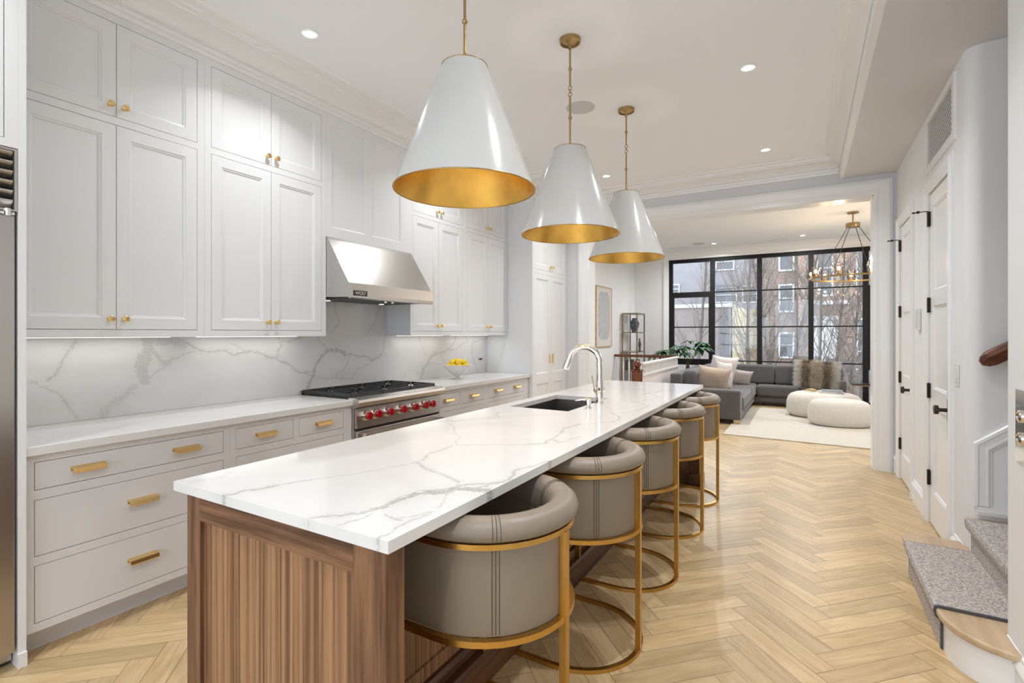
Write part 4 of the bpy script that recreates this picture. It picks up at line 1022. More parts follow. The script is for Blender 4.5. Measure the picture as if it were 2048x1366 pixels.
# sink
t = thing('undermount_sink', 'dark steel undermount sink set in the island countertop', 'sink', (-1.48, 3.2, .66))
x0, x1, y0, y1 = HOLE[0]-.006, HOLE[1]+.006, HOLE[2]-.006, HOLE[3]+.006
mb = MB(); zt, zb = .8885, .67
r = [[(x0-.012, y0-.012, zt), (x1+.012, y0-.012, zt), (x1+.012, y1+.012, zt), (x0-.012, y1+.012, zt)], [(x0, y0, zt), (x1, y0, zt), (x1, y1, zt), (x0, y1, zt)], [(x0+.012, y0+.012, zb+.01), (x1-.012, y0+.012, zb+.01), (x1-.012, y1-.012, zb+.01), (x0+.012, y1-.012, zb+.01)], [(x0+.03, y0+.03, zb), (x1-.03, y0+.03, zb), (x1-.03, y1-.03, zb), (x0+.03, y1-.03, zb)]]
mb.loft(r, cap=False); k = len(mb.v); mb.f.append((k-4, k-3, k-2, k-1)); mb.build('basin', 'sinkm', t)
mb = MB(); mb.lathe([(.045, 0), (.045, .003), (.030, .004), (.026, .001), (0, .001)], (-1.48, 3.4, zb+.0005), 24); mb.build('drain', 'chrome', t, smooth=40)
# faucet
t = thing('kitchen_faucet', 'polished gooseneck pull-down faucet on the island beside the sink', 'faucet', (-1.222, 3.283, .92))
mb = MB(); mb.lathe([(.034, 0), (.034, .008), (.027, .012), (.0255, .10), (.0255, .155), (.020, .160), (.0185, .165)], (-1.222, 3.283, .9205), 28); mb.build('base', 'chrome', t, smooth=35)
mb = MB(); P = [(-1.222, 3.283, z) for z in (1.07, 1.12, 1.16)]; R_ = .105
dx, dy = -.93, -.37   # spout leans towards the sink
for i in range(1, 17):
    a = i*math.radians(166)/16
    P.append((-1.222+dx*R_*(1-math.cos(a)), 3.283+dy*R_*(1-math.cos(a)), 1.203+R_*math.sin(a)))
mb.tube(P, .0205, 16); mb.build('spout', 'chrome', t, smooth=50)
e = Vector(P[-1]); d = (Vector(P[-1])-Vector(P[-2])).normalized()
mb = MB(); mb.axlathe([(.0210, 0), (.0225, .01), (.0245, .070), (.0235, .080), (.012, .081)], e, d, 20); mb.build('spray_head', 'chrome', t, smooth=35)
mb = MB(); mb.axlathe([(.022, -.03), (.0235, -.026), (.0235, .036), (.020, .042)], (-1.222, 3.283, 1.015), (-.35, -.93, 0), 20)
mb.tube([(-1.238, 3.242, 1.02), (-1.244, 3.226, 1.06), (-1.250, 3.212, 1.115)], [.006, .005, .0055], 10); mb.build('lever', 'chrome', t, smooth=40)
t = thing('soap_dispenser', 'short polished soap dispenser on the island beside the faucet', 'soap dispenser', (-1.2, 3.03, .92))
mb = MB(); mb.lathe([(.022, 0), (.022, .005), (.013, .008), (.012, .018), (.018, .024), (.019, .058), (.012, .062), (0, .062)], (-1.203, 3.03, .9205), 24); mb.build('body', 'chrome', t, smooth=35)
mb = MB(); mb.tube([(-1.203, 3.03, .976), (-1.24, 3.022, .978), (-1.285, 3.012, .966)], [.009, .007, .0055], 10); mb.build('nozzle', 'chrome', t, smooth=40)

# ================================================================ STOOLS
def upath(R, xf, n=22):
    pts = [((xf), -R, 0, -1), ((xf*.5), -R, 0, -1)]
    for i in range(n+1):
        a = -PI/2+PI*i/n; pts.append((R*math.cos(a), R*math.sin(a), math.cos(a), math.sin(a)))
    pts += [(xf*.5, R, 0, 1), (xf, R, 0, 1)]
    return pts
def usweep(mb, prof, R, xf):
    return mb.loft([[(x+nx*o, y+ny*o, z) for o, z in prof] for x, y, nx, ny in upath(R, xf)])
def make_stool():
    t = thing('bar_stool', 'taupe', 'bar stool', (0, 0, 0), 'taupe barrel stools tucked under the island')
    R = .272; xf = -.215
    sq = lambda w, z0, z1: [(-w/2, z0), (w/2, z0), (w/2, z1), (-w/2, z1)]
    for z0, z1, nm in ((0.001, .017, 'floor_ring'), (.530, .548, 'seat_ring'), (.800, .816, 'top_band')):
        mb = MB(); usweep(mb, [(o_, z) for o_, z in sq(.020, z0, z1)], R+.006, xf); mb.build(nm, 'gold', t, smooth=35)
    mb = MB(); mb.box(.268, .290, -.013, .013, .017, .80); mb.build('leg', 'gold', t)
    for s in (-1, 1):
        mb = MB(); mb.box(xf-.001, xf+.022, s*(R+.006)-.010, s*(R+.006)+.010, .017, .530); mb.build('leg', 'gold', t)
    # upholstered shell
    mb = MB(); prof = [(-.006, .549), (-.004, .560), (-.004, .798), (-.03, .80), (-.068, .786), (-.072, .62), (-.074, .549)]
    usweep(mb, prof, R, xf); mb.build('backrest', 'leather', t, smooth=40)
    # rolled rim
    rim = [(-.006, .8165), (.010, .818), (.024, .828), (.029, .846), (.022, .864), (.004, .879), (-.020, .884), (-.044, .878), (-.062, .862), (-.072, .838), (-.076, .800), (-.072, .785), (-.05, .80)]
    mb = MB(); rings = []
    pth = upath(R, xf)
    for j, (x, y, nx, ny) in enumerate(pth):
        rings.append([(x+nx*o_, y+ny*o_, z) for o_, z in rim])
    for end, sgn in ((0, -1), (-1, 1)):
        pass
    def capring(ring, f, dx): 
        cy = sum(p[1] for p in ring)/len(ring); cz = sum(p[2] for p in ring)/len(ring)
        return [(p[0]+dx, cy+(p[1]-cy)*f, cz+(p[2]-cz)*f) for p in ring]
    rings = [capring(rings[0], .45, -.022), capring(rings[0], .85, -.014)]+rings+[capring(rings[-1], .85, -.014), capring(rings[-1], .45, -.022)]
    mb.loft(rings); mb.build('armrest_roll', 'leather', t, smooth=60)
    # stitched seams
    for a in (-52, 52):
        mb = MB()
        for da in (-2.2, 0, 2.2):
            c, s = math.cos(math.radians(a+da)), math.sin(math.radians(a+da)); q = []
            q += [(c*(R-.003), s*(R-.003), z) for z in (.555, .65, .75, .797)]
            mb.tube(q, .0010, 4)
            q = []
            for o_, z in rim[2:11]: q.append((c*(R+o_*1.01), s*(R+o_*1.01), z+.0004))
            mb.tube(q, .0010, 4)
        mb.build('stitching', 'thread', t)
    # seat cushion
    mb = MB(); Rc = .195
    def outline(k, z):
        pts = [(-.235+.01*(1-k), -Rc*k, z)]
        for i in range(17):
            b = -PI/2+PI*i/16; pts.append((Rc*k*math.cos(b), Rc*k*math.sin(b), z))
        pts.append((-.235+.01*(1-k), Rc*k, z)); return pts
    mb.loft([outline(.97, .550), outline(1, .57), outline(1, .625), outline(.96, .645), outline(.85, .652)]); mb.build('seat', 'leather', t, smooth=50)
    return t
st0 = make_stool()
labs = ['taupe leather barrel stool closest to the viewer, nearest end of the island', 'second taupe barrel stool back along the island', 'middle one of the five taupe barrel stools', 'fourth taupe barrel stool, next to last along the island', 'farthest taupe barrel stool at the living room end of the island']
for i, (y, rz) in enumerate(((1.405, 0), (2.190, 0), (2.943, 0), (3.76, 0), (4.492, 0))):
    s_ = st0 if i == 0 else copy_tree(st0)
    s_.location = (-.915, y, 0); s_['label'] = labs[i]

# ================================================================ PENDANTS
def make_pendant(top):
    t = thing('pendant_lamp', 'x', 'pendant light', (0, 0, 0), 'white cone pendants over the island')
    # origin at the bottom of the shade
    r0, r1, h = .302, .098, .53; th = .004
    mb = MB(); mb.lathe([(r0, 0), (r1, h), (r1-.002, h+.001), (r1-th, h-.001)], (0, 0, 0), 72)
    mb.f = mb.f[:-2]; mb.build('lamp_shade', 'shade_out', t, smooth=30)
    mb = MB(); mb.lathe([(r0-.0005, .0), (r0-th, .0005), (r1-th-.001, h-.003)], (0, 0, 0), 72); mb.f = mb.f[:-2]; mb.build('shade_lining', 'shade_in', t, smooth=30)
    mb = MB(); mb.tube([(r0*math.cos(2*PI*i/72), r0*math.sin(2*PI*i/72), 0) for i in range(72)], .0028, 6, closed=True); mb.build('rim', 'brass', t, smooth=60); mb = MB(); mb.tube([(r1*math.cos(2*PI*i/48), r1*math.sin(2*PI*i/48), h) for i in range(48)], .0025, 6, closed=True); mb.build('top_rim', 'brass', t, smooth=60)
    mb = MB(); mb.bar((-r1+.003, 0, h-.012), (r1-.003, 0, h-.012), .014, .003); mb.bar((0, -r1+.003, h-.012), (0, r1-.003, h-.012), .014, .003); mb.lathe([(.018, -.01), (.018, .012), (.008, .018), (.008, .03)], (0, 0, h-.01), 16); mb.build('spider', 'brass', t, smooth=35)
    mb = MB(); mb.lathe([(.020, -.09), (.022, -.03), (.012, -.014)], (0, 0, h), 16); mb.build('socket', 'brass', t, smooth=35)
    mb = MB(); mb.sphere((0, 0, h-.135), .028, 16, (1, 1, 1.35)); mb.build('bulb', 'pbulb', t, smooth=60)
    pointlight('pendant_light', (0, 0, h-.20), PEND_POWER, .03, (1, .88, .70), t)
    # rods and links up to the canopy
    z = h+.02; top_z = top-.035
    mb = MB()
    def ring(zc, r, ax):
        pts = [((r*math.cos(a*PI/6) if ax else 0), (0 if ax else r*math.cos(a*PI/6)), zc+r*1.25*math.sin(a*PI/6)) for a in range(12)]
        mb.tube(pts, .0028, 6, closed=True)
    ring(z+.008, .010, 1); ring(z+.028, .010, 0); z += .040
    rem = top_z-.045-z; seg = rem/4.0
    for i in range(4):
        if i == 2:
            ring(z+.010, .011, 1); ring(z+.030, .009, 0); ring(z+.050, .011, 1); z += .060; seg -= .03
        mb.tube([(0, 0, z), (0, 0, z+seg)], .0062, 10)
        if i in (0, 2): mb.sphere((0, 0, z+seg), .0125, 12)
        z += seg
    ring(z+.010, .010, 0); ring(z+.030, .010, 1); mb.build('chain_rod', 'brass', t, smooth=40)
    mb = MB(); mb.lathe([(0, -.05), (.008, -.05), (.010, -.035), (.020, -.028), (.050, -.016), (.056, -.014), (.058, -.022), (.064, -.022), (.066, 0)], (0, 0, top), 40); mb.build('canopy', 'brass', t, smooth=35)
    return t
BZ = 2.015
p0 = make_pendant(CZ-BZ-.0005)
for i, (y, lb) in enumerate(((1.768, 'largest-looking white cone pendant over the near end of the island'), (2.888, 'middle white cone pendant with gold lining over the island'), (4.02, 'farthest white cone pendant over the island, nearest the living room'))):
    s_ = p0 if i == 0 else copy_tree(p0)
    s_.location = (-1.268, y, BZ); s_['label'] = lb

# ================================================================ CEILING FIXTURES
def downlight(x, y, z, label, power=DL_POWER, spread=128):
    t = thing('recessed_light', label, 'ceiling light', (x, y, z), 'recessed ceiling lights')
    mb = MB(); mb.lathe([(.052, 0), (.052, -.004), (.040, -.003), (.036, .0)], (x, y, z-.0005), 32); mb.f = mb.f[:-2]; mb.lathe([(.037, -.001), (.0, -.001)], (x, y, z-.0008), 32); mb.build('trim_ring', 'ceil', t, smooth=35)
    mb = MB(); mb.lathe([(.034, -.004), (.030, -.0048), (0, -.0050)], (x, y, z), 32); mb.build('lens', 'dl', t, smooth=35)
    if power: arealight('downlight', (x, y, z-.012), power, .07, None, (.95, .98, 1), (0, 0, 0), spread, t)
    return t
spots = [(-2.615, 2.03, 'recessed ceiling light over the aisle left of the nearest pendant'), (-.345, 3.81, 'recessed ceiling light over the stools, the nearer one right of the pendants'), (-.347, 5.60, 'recessed ceiling light near the wide opening, the farther one right of the pendants'),
         (-2.615, 3.81, 'recessed ceiling light hidden behind the nearest pendant'), (-2.0, 5.60, 'recessed ceiling light hidden behind the middle pendant'),
         (-.345, 2.03, 'recessed ceiling light above the near end of the island'), (-2.615, .25, 'recessed ceiling light above the refrigerator aisle'), (-.345, .25, 'recessed ceiling light overhead of the viewpoint'),
         (-2.615, -1.6, 'recessed ceiling light behind the viewpoint on the left'), (-.345, -1.6, 'recessed ceiling light behind the viewpoint on the right')]
for x, y, lb in spots: downlight(x, y, CZ, lb, DL_POWER*(.72 if x < -2.4 else 1.05))
for x, y, lb in ((-1.59, 10.72, 'small recessed light in the living room ceiling left of the chandelier, above the left windows'), (-.055, 10.66, 'small recessed light in the living room ceiling close to the chandelier'), (-1.59, 8.2, 'recessed light in the living room ceiling hidden by the header'), (1.3, 8.2, 'recessed light in the living room ceiling right of the chandelier')):
    downlight(x, y, LZ, lb, 24, 160)
def disc(name, label, cat, x, y, z, r, mat):
    mb = MB(); mb.lathe([(r, 0), (r, -.004), (r-.006, -.006), (0, -.006)], (x, y, z-.0005), 40); return tag(mb.build(name, mat, smooth=35), label, cat)
disc('ceiling_speaker', 'round grey ceiling speaker beside the middle pendant', 'speaker', -1.577, 3.80, CZ, .115, 'speaker')
disc('ceiling_speaker', 'small round ceiling speaker in the living room near the windows', 'speaker', -1.86, 10.6, LZ, .11, 'speaker')
t = thing('smoke_sensor', 'tiny white ceiling sensor above the far wall cabinets', 'sensor', (-2.55, 4.60, CZ))
mb = MB(); mb.lathe([(.035, 0), (.032, -.006), (.014, -.010), (0, -.010)], (-2.55, 4.60, CZ-.0005), 24); mb.build('cover', 'plastic', t, smooth=35)
mb = MB(); mb.lathe([(.008, -.0105), (.008, -.014), (0, -.014)], (-2.556, 4.585, CZ-.0005), 12); mb.build('lens', 'dark', t)
for x, y, lb in ((-2.3, 10.85, 'slim white slot vent in the living room ceiling left of the speaker'), (-.5, 10.85, 'slim white slot vent in the living room ceiling near the middle windows')):
    t = thing('slot_vent', lb, 'vent', (x, y, LZ)); mb = MB(); mb.box(x-.22, x+.22, y-.03, y+.03, LZ-.006, LZ-.0005); mb.build('frame', 'trim', t); mb = MB(); mb.box(x-.20, x+.20, y-.012, y+.012, LZ-.008, LZ-.0062); mb.build('slot', 'speaker', t)

# ================================================================ LIVING ROOM
# window wall: dark steel framed glazing
WX = [-2.60, -1.725, -.82, .085, .962, 1.86]; WH = 2.99; WB_ = .07
mb = MB(); cells(mb, YW, YW+.22, -3.40, 2.3, 0, LZ, [(-2.63, 1.90, .04, WH+.03)], 'Y'); struct(mb.build('wall_window', 'wall'))
mb = MB(); add_casing(mb, 'Y', YW, -2.63, 1.90, WH+.03, .13, .025, -1); struct(mb.build('trim_8', 'trim'), 'white casing round the black-framed windows')
mb = MB(); mould(mb, [(0, 0), (.02, .0), (.03, .03), (.07, .07), (.12, .08), (.12, .095), (0, .095)], [(-3.40, YW, LZ-.095), (2.2, YW, LZ-.095)], 1)
mould(mb, [(0, 0), (.02, .0), (.03, .03), (.07, .07), (.12, .08), (.12, .095), (0, .095)], [(-3.40, 6.55, LZ-.095), (-3.40, YW, LZ-.095)], 1); struct(mb.build('trim_9', 'trim'), 'crown moulding in the living room')
yg = YW+.07
win_n = 3
for i in range(5):
    a, b = WX[i], WX[i+1]
    r = thing('window_%d' % win_n, 'black steel window bay', None, ((a+b)/2, yg, .04)); r['kind'] = 'structure'; del r['label']; win_n += 1
    mb = MB(); f = .045
    op = i in (0, 4)
    zs = [(.04, .11), (WH-.045, WH+.03)]
    mb.box(a-(.035 if i == 0 else 0), a+f, yg-.05, yg+.04, .04, WH+.03); mb.box(b-f, b+(.03 if i == 4 else 0), yg-.05, yg+.04, .04, WH+.03)
    for z0, z1 in zs: mb.box(a+f, b-f, yg-.045, yg+.035, z0, z1)
    if op:
        mb.box(a+f, b-f, yg-.05, yg+.04, 2.185, 2.30); mb.box(a+f, b-f, yg-.05, yg+.04, .72, .85)
        mb.box(a+f, a+f+.03, yg-.045, yg+.03, .85, 2.185); mb.box(b-f-.03, b-f, yg-.045, yg+.03, .85, 2.185)
    mb.build('window_frame', 'black', r)
    for z in ((1.538,) if op else (2.285, 1.538, .825)):
        mb = MB(); mb.box(a+f, b-f, yg-.02, yg+.02, z-.012, z+.012); mb.build('glazing_bar', 'black', r)
    mb = MB(); mb.box(a+f, b-f, yg-.003, yg+.003, .11, WH-.045); mb.build('window_glass', 'glass', r)

# chandelier
CXY = (.60, 8.99)
t = thing('chandelier', 'brass ring chandelier with glowing amber glass cups in the living room', 'chandelier', (CXY[0], CXY[1], 2.2))
mb = MB(); mb.lathe([(.075, 0), (.075, -.018), (.012, -.022), (.009, -.16)], (CXY[0], CXY[1], LZ-.0005), 28); mb.build('canopy', 'brass', t, smooth=35)
mb = MB(); mb.lathe([(.012, .065), (.090, .060), (.090, 0), (.07, -.003), (0, -.003)], (CXY[0], CXY[1], LZ-.225), 28); mb.build('hub', 'brass', t, smooth=35)
RZ = 2.215; RR = .545
mb = MB(); mb.lathe([(RR-.022, 0), (RR+.022, 0), (RR+.022, .022), (RR-.022, .022)], (CXY[0], CXY[1], RZ), 72, close=True); mb.build('ring', 'brass', t, smooth=35)
for i in range(4):
    a = PI/4*1.3+i*PI/2; mb = MB(); mb.tube([(CXY[0]+.08*math.cos(a), CXY[1]+.08*math.sin(a), LZ-.225), (CXY[0]+RR*math.cos(a), CXY[1]+RR*math.sin(a), RZ+.02)], .0045, 6); mb.build('rod', 'bronze', t)
for i in range(9):
    a = 2*PI*i/9+.15; x, y = CXY[0]+RR*math.cos(a), CXY[1]+RR*math.sin(a)
    mb = MB(); mb.lathe([(.030, 0), (.030, .010), (.012, .012), (.012, .055), (0, .056)], (x, y, RZ+.0225), 16); s_ = mb.build('lamp_holder', 'brass', t, smooth=35)
    mb = MB(); mb.lathe([(.048, .0), (.050, .005), (.050, .145), (.047, .145), (.047, .008)], (x, y, RZ+.033), 24); mb.f = mb.f[:-1]; mb.build('glass_cup', 'amber', s_, smooth=35)
    mb = MB(); mb.sphere((x, y, RZ+.108), .019, 12, (1, 1, 1.5)); mb.build('bulb', 'bulb', s_, smooth=60)
    if i % 3 == 0: pointlight('chandelier_light', (x, y, RZ+.20), CH_POWER*3, .03, (1, .75, .45), t)

# rug
mb = MB(); mb.prism([(-.995, 7.50), (2.1, 7.36), (2.1, 10.52), (-.99, 10.52)], .001, .013); tag(mb.build('area_rug', 'rug', bevel=.003), 'cream woven area rug under the two round ottomans', 'rug')

# sofa -------------------------------------------------------------
def rbox(mb_name, mat, parent, x0, x1, y0, y1, z0, z1, bev, seg=4):
    mb = MB(); mb.box(x0, x1, y0, y1, z0, z1); return mb.build(mb_name, mat, parent, smooth=60, bevel=bev, seg=seg)
t = thing('sectional_sofa', 'charcoal grey L-shaped sectional sofa in front of the black windows', 'sofa', (-.7, 10, 0.013))
SB = .075
rbox('base', 'sofa', t, -1.83, -.87, 8.62, 11.22, SB, .188, .02)
rbox('base', 'sofa', t, -.868, .42, 10.86, 11.22, SB, .188, .02)
rbox('arm', 'sofa', t, -1.85, -.862, 8.36, 8.615, SB, .525, .03)
rbox('arm', 'sofa', t, .425, .63, 10.845, 11.25, SB, .535, .03)
rbox('back_frame', 'sofa', t, -1.97, -1.78, 8.62, 11.34, SB, .735, .035)
rbox('back_frame', 'sofa', t, -1.775, .60, 11.23, 11.36, SB, .735, .035)
rbox('seat_cushion', 'sofa', t, -1.775, -.84, 8.625, 10.02, .190, .415, .06, 5)
rbox('seat_cushion', 'sofa', t, -1.775, -.84, 10.03, 11.21, .190, .415, .05, 5)
rbox('seat_cushion', 'sofa', t, -.835, -.10, 10.80, 11.21, .190, .405, .05, 5)
rbox('seat_cushion', 'sofa', t, -.095, .42, 10.80, 11.21, .190, .405, .05, 5)
rbox('back_cushion', 'sofa', t, -1.775, -1.55, 8.66, 9.75, .418, .79, .07, 5)
rbox('back_cushion', 'sofa', t, -1.775, -1.55, 9.76, 10.95, .418, .79, .07, 5)
rbox('back_cushion', 'sofa', t, -1.53, -.535, 11.03, 11.225, .412, .785, .05, 5)
rbox('back_cushion', 'sofa', t, -.525, .41, 11.03, 11.225, .412, .785, .05, 5)
for x, y in ((-1.80, 8.38), (-.96, 8.38), (-1.9, 11.2), (.5, 10.9), (.5, 11.2), (-.84, 11.15)):
    mb = MB(); mb.box(x, x+.09, y, y+.09, .0135 if (x > -1 and y < 10.4) else .001, SB); mb.build('foot', 'driftwood', t)

def pillow(name, label, mat, w, h, th, loc, rot, group=None, n=18, parent=None, bulge=.9):
    mb = MB(); vs = []; idx = {}
    def pos(i, j, s):
        u, v = -1+2*i/n, -1+2*j/n
        edge = (1-abs(u)**3.2)*(1-abs(v)**3.2)
        # corners pulled out, sides pulled in
        k = 1-.10*(1-abs(v)**2)*(abs(u)**6); k2 = 1-.10*(1-abs(u)**2)*(abs(v)**6)
        wr = .012*noise.noise(Vector((u*2.3+loc[0]*7, v*2.3, s*3)))
        return (u*w/2*k, s*(th/2*max(edge, 0)**.55*bulge+.004)+wr*edge, v*h/2*k2)
    for s in (1, -1):
        k = len(mb.v)
        for i in range(n+1):
            for j in range(n+1): mb.v.append(pos(i, j, s))
        for i in range(n):
            for j in range(n):
                q = (k+i*(n+1)+j, k+(i+1)*(n+1)+j, k+(i+1)*(n+1)+j+1, k+i*(n+1)+j+1); mb.f.append(q if s < 0 else q[::-1])
    k = (n+1)**2; bd = [(i, 0) for i in range(n)]+[(n, j) for j in range(n)]+[(i, n) for i in range(n, 0, -1)]+[(0, j) for j in range(n, 0, -1)]
    for a in range(len(bd)):
        i, j = bd[a]; i2, j2 = bd[(a+1) % len(bd)]; mb.f.append((i*(n+1)+j, i2*(n+1)+j2, k+i2*(n+1)+j2, k+i*(n+1)+j))
    if parent is not None:
        o = mb.build(name, mat, parent, smooth=70)
    else:
        o = mb.build(name, mat, smooth=70, origin=(0, 0, 0)); o.location = loc; o.rotation_euler = rot; tag(o, label, 'pillow', group)
    return o
R = math.radians
pillow('throw_pillow', 'plain beige linen pillow at the near end of the sofa', 'linen', .52, .43, .19, (-1.33, 8.90, .645), (R(16), R(8), R(12)))
pillow('throw_pillow', 'patterned off-white pillow leaning behind the beige one', 'linen_w', .50, .50, .17, (-1.25, 9.50, .66), (R(-4), R(8), R(66)))
pillow('throw_pillow', 'large white pillow in the corner of the sofa', 'linen_w2', .60, .56, .18, (-1.38, 10.35, .70), (R(14), R(6), R(46)))
pillow('throw_pillow', 'small grey-mauve lumbar pillow in the sofa corner', 'linen_g', .48, .30, .15, (-1.12, 10.62, .56), (R(16), R(9), R(24)))
# fur pillow with strands
M['fur_core'] = paint('fur_base', (.36, .29, .22), .95)
def fur_mat():
    m, nt, b = newmat('striped_fur')
    at = N(nt, 'ShaderNodeAttribute', attribute_name='fur_color'); L(nt, at.outputs['Color'], b.inputs['Base Color']); b.inputs['Roughness'].default_value = .8
    return m
M['fur'] = fur_mat()
ft = thing('fur_pillow', 'large shaggy brown and white fur pillow at the right end of the sofa', 'pillow', (.17, 10.90, .64))
FW, FH, FT = .66, .45, .20
core = pillow('cushion', '', 'fur_core', FW, FH, FT, (0, 0, 0), (0, 0, 0), parent=ft)
# pillow() built around the world origin: shift into place
core.data.transform(Matrix.Translation(OFF[ft.name]))
rng = random.Random(9); vs = []; fs = []; cols = []
for q in range(22000):
    u, v = rng.uniform(-1, 1), rng.uniform(-1, 1); s = -1 if rng.random() < .85 else 1
    if rng.random() < .15: u = math.copysign(1-rng.random()*.05, u)
    if rng.random() < .15: v = math.copysign(1-rng.random()*.05, v)
    edge = max(0, (1-abs(u)**3.2)*(1-abs(v)**3.2)); x = u*FW/2*.97; z = v*FH/2*.97; y = s*FT/2*edge**.55*.9
    nrm = Vector((u*.9*abs(u)**2, s*(.30+.7*edge), v*.9*abs(v)**2-.25)).normalized()
    L_ = rng.uniform(.03, .085); w_ = .0014
    tip = Vector((x, y, z))+nrm*L_+Vector((rng.gauss(0, .016), rng.gauss(0, .008), rng.gauss(-.010, .014))); side = nrm.cross(Vector((rng.gauss(0, 1), rng.gauss(0, 1), rng.gauss(0, 1)))).normalized()*w_
    k = len(vs); vs += [tuple(Vector((x, y, z))-side), tuple(Vector((x, y, z))+side), tuple(tip)]; fs.append((k, k+1, k+2))
    band = math.cos((u+.08*noise.noise(Vector((0, 0, v*2))))*2*PI*1.0+.1)  # two dark bands
    dk = max(0, -band); e_ = abs(u)
    if e_ > .82: c = (.74, .71, .67)
    elif rng.random() < min(.85, max(0, dk-.05)*1.3): c = (.09, .07, .055) if rng.random() < .6 else (.36, .28, .20)
    else: c = (.62, .50, .36) if rng.random() < .6 else (.80, .76, .70)
    g = rng.uniform(.8, 1.15); cols.append([min(1, x_*g) for x_ in c])
me = bpy.data.meshes.new('fur'); me.from_pydata(vs, [], fs); a = me.attributes.new('fur_color', 'FLOAT_COLOR', 'FACE')
a.data.foreach_set('color', [z for c in cols for z in (*c, 1)]); me.materials.append(M['fur'])
o = bpy.data.objects.new('fur', me); COL.objects.link(o); o.parent = ft; o['kind'] = 'stuff'
ft.rotation_euler = (R(-8), R(3), R(0)); ft.location = (.17, 10.90, .64)

# ottomans
def ottoman(label, cx, cy, rx, ry, h, rot):
    mb = MB(); pr = [(.80, .0), (.88, .02), (.955, .10), (.995, .22), (1.0, .42), (.99, .62), (.95, .80), (.88, .91), (.76, .975), (.5, 1.0), (0, 1.005)]
    n = 56; k = 0
    for r_, z in pr:
        for j in range(n):
            a = 2*PI*j/n; w = 1+.05*math.cos(a*3+1)-.03*math.cos(2*a)
            x, y = r_*rx*w*math.cos(a), r_*ry*w*math.sin(a)
            mb.v.append((cx+x*math.cos(rot)-y*math.sin(rot), cy+x*math.sin(rot)+y*math.cos(rot), .0135+z*h))
    for i in range(len(pr)-1):
        for j in range(n): mb.f.append((i*n+j, i*n+(j+1) % n, (i+1)*n+(j+1) % n, (i+1)*n+j))
    mb.f.append(tuple(reversed(range(n))))
    o = mb.build('ottoman', 'boucle', smooth=60); return tag(o, label, 'ottoman', 'pebble-shaped ottomans')
ottoman('nearer cream boucle pebble ottoman on the rug', .425, 9.13, .425, .36, .385, .0)
ottoman('farther cream boucle ottoman carrying the books and driftwood', .24, 9.95, .56, .44, .40, .0)
OT = .0135+.40*1.006
t = thing('art_book', 'large pale book lying at the bottom of the pile on the farther ottoman', 'book', (.33, 9.95, OT))
def book(t, cx, cy, z, w, d, h, rot, cover):
    def q(dx, dy): return (cx+dx*math.cos(rot)-dy*math.sin(rot), cy+dx*math.sin(rot)+dy*math.cos(rot))
    for (z0, z1, e_, nm, mt) in ((z, z+.004, 0, 'cover', cover), (z+.0042, z+h-.0042, .006, 'pages', 'paper'), (z+h-.004, z+h, 0, 'cover', cover)):
        mb = MB(); mb.prism([q(-w/2+e_, -d/2+e_), q(w/2-e_, -d/2+e_), q(w/2-e_, d/2-e_), q(-w/2+e_, d/2-e_)], z0, z1); mb.build(nm, mt, t)
book(t, .36, 9.90, OT+.001, .34, .25, .024, .1, 'paper')
t = thing('magazine', 'grey covered magazine on top of the pale book', 'magazine', (.37, 9.92, OT+.026)); book(t, .37, 9.90, OT+.0262, .30, .22, .016, -.05, 'book_g')
t = thing('driftwood_piece', 'pale twisted driftwood resting on the farther ottoman left of the books', 'driftwood', (.06, 9.95, OT))
mb = MB(); mb.tube([(-.02, 9.92, OT+.018), (.05, 9.90, OT+.035), (.11, 9.92, OT+.028), (.165, 9.90, OT+.020)], [.010, .020, .024, .008], 10); mb.tube([(.03, 9.98, OT+.016), (.09, 9.96, OT+.040), (.15, 9.99, OT+.020)], [.008, .016, .010], 8); mb.build('branch', 'driftwood', t, smooth=60)

# side table
t = thing('side_table', 'slim brass-legged side table with dark top right of the sofa', 'table', (.90, 11.0, 0))
mb = MB(); mb.box(.72, 1.08, 10.86, 11.20, .475, .495); mb.build('tabletop', 'bronze', t)
for x in (.73, 1.06):
    for y in (10.87, 11.18): mb = MB(); mb.box(x, x+.012, y, y+.012, .001, .475); mb.build('leg', 'brass', t)
mb = MB(); mb.box(.7305, 1.0715, 10.871, 10.881, .462, .4749); mb.box(.7305, 1.0715, 11.181, 11.191, .462, .4749); mb.build('apron', 'brass', t)

# stair opening balustrade
t = thing('balustrade', 'white spindle and beadboard balustrade of the downstairs stairwell', 'railing', (-2.12, 8.7, 0))
BX = -2.12
mb = MB(); mb.box(BX-.035, BX+.035, 7.47, 9.92, .93, .965); mb.build('top_rail', 'trim', t, bevel=.008)
mb = MB(); mb.box(BX-.022, BX+.022, 7.47, 9.92, .765, .79); mb.build('lower_rail', 'trim', t)
mb = MB(); pts = []
y = 7.47; prof = []
while y < 9.92: prof += [(y, .012), (y+.042, .012), (y+.045, .004), (y+.048, .004)]; y += .05
mb.loft([[(BX-.015, prof[0][0], z)]+[(BX+d, yy_, z) for yy_, d in prof]+[(BX-.015, prof[-1][0], z)] for z in (.10, .764)]); mb.build('beadboard', 'linen_w2', t)
mb = MB(); mb.box(BX-.02, BX+.024, 7.47, 9.92, .001, .099); mb.build('base_board', 'trim', t)
for i in range(34):
    y = 7.52+i*.0715; mb = MB(); mb.lathe([(.010, .79), (.011, .80), (.007, .82), (.012, .86), (.007, .90), (.011, .925), (.010, .93)], (BX, y, 0), 8); mb.build('spindle', 'trim', t, smooth=50)
t = thing('newel_post', 'reddish wooden newel post with ball top at the stairwell', 'post', (-2.17, 7.40, 0))
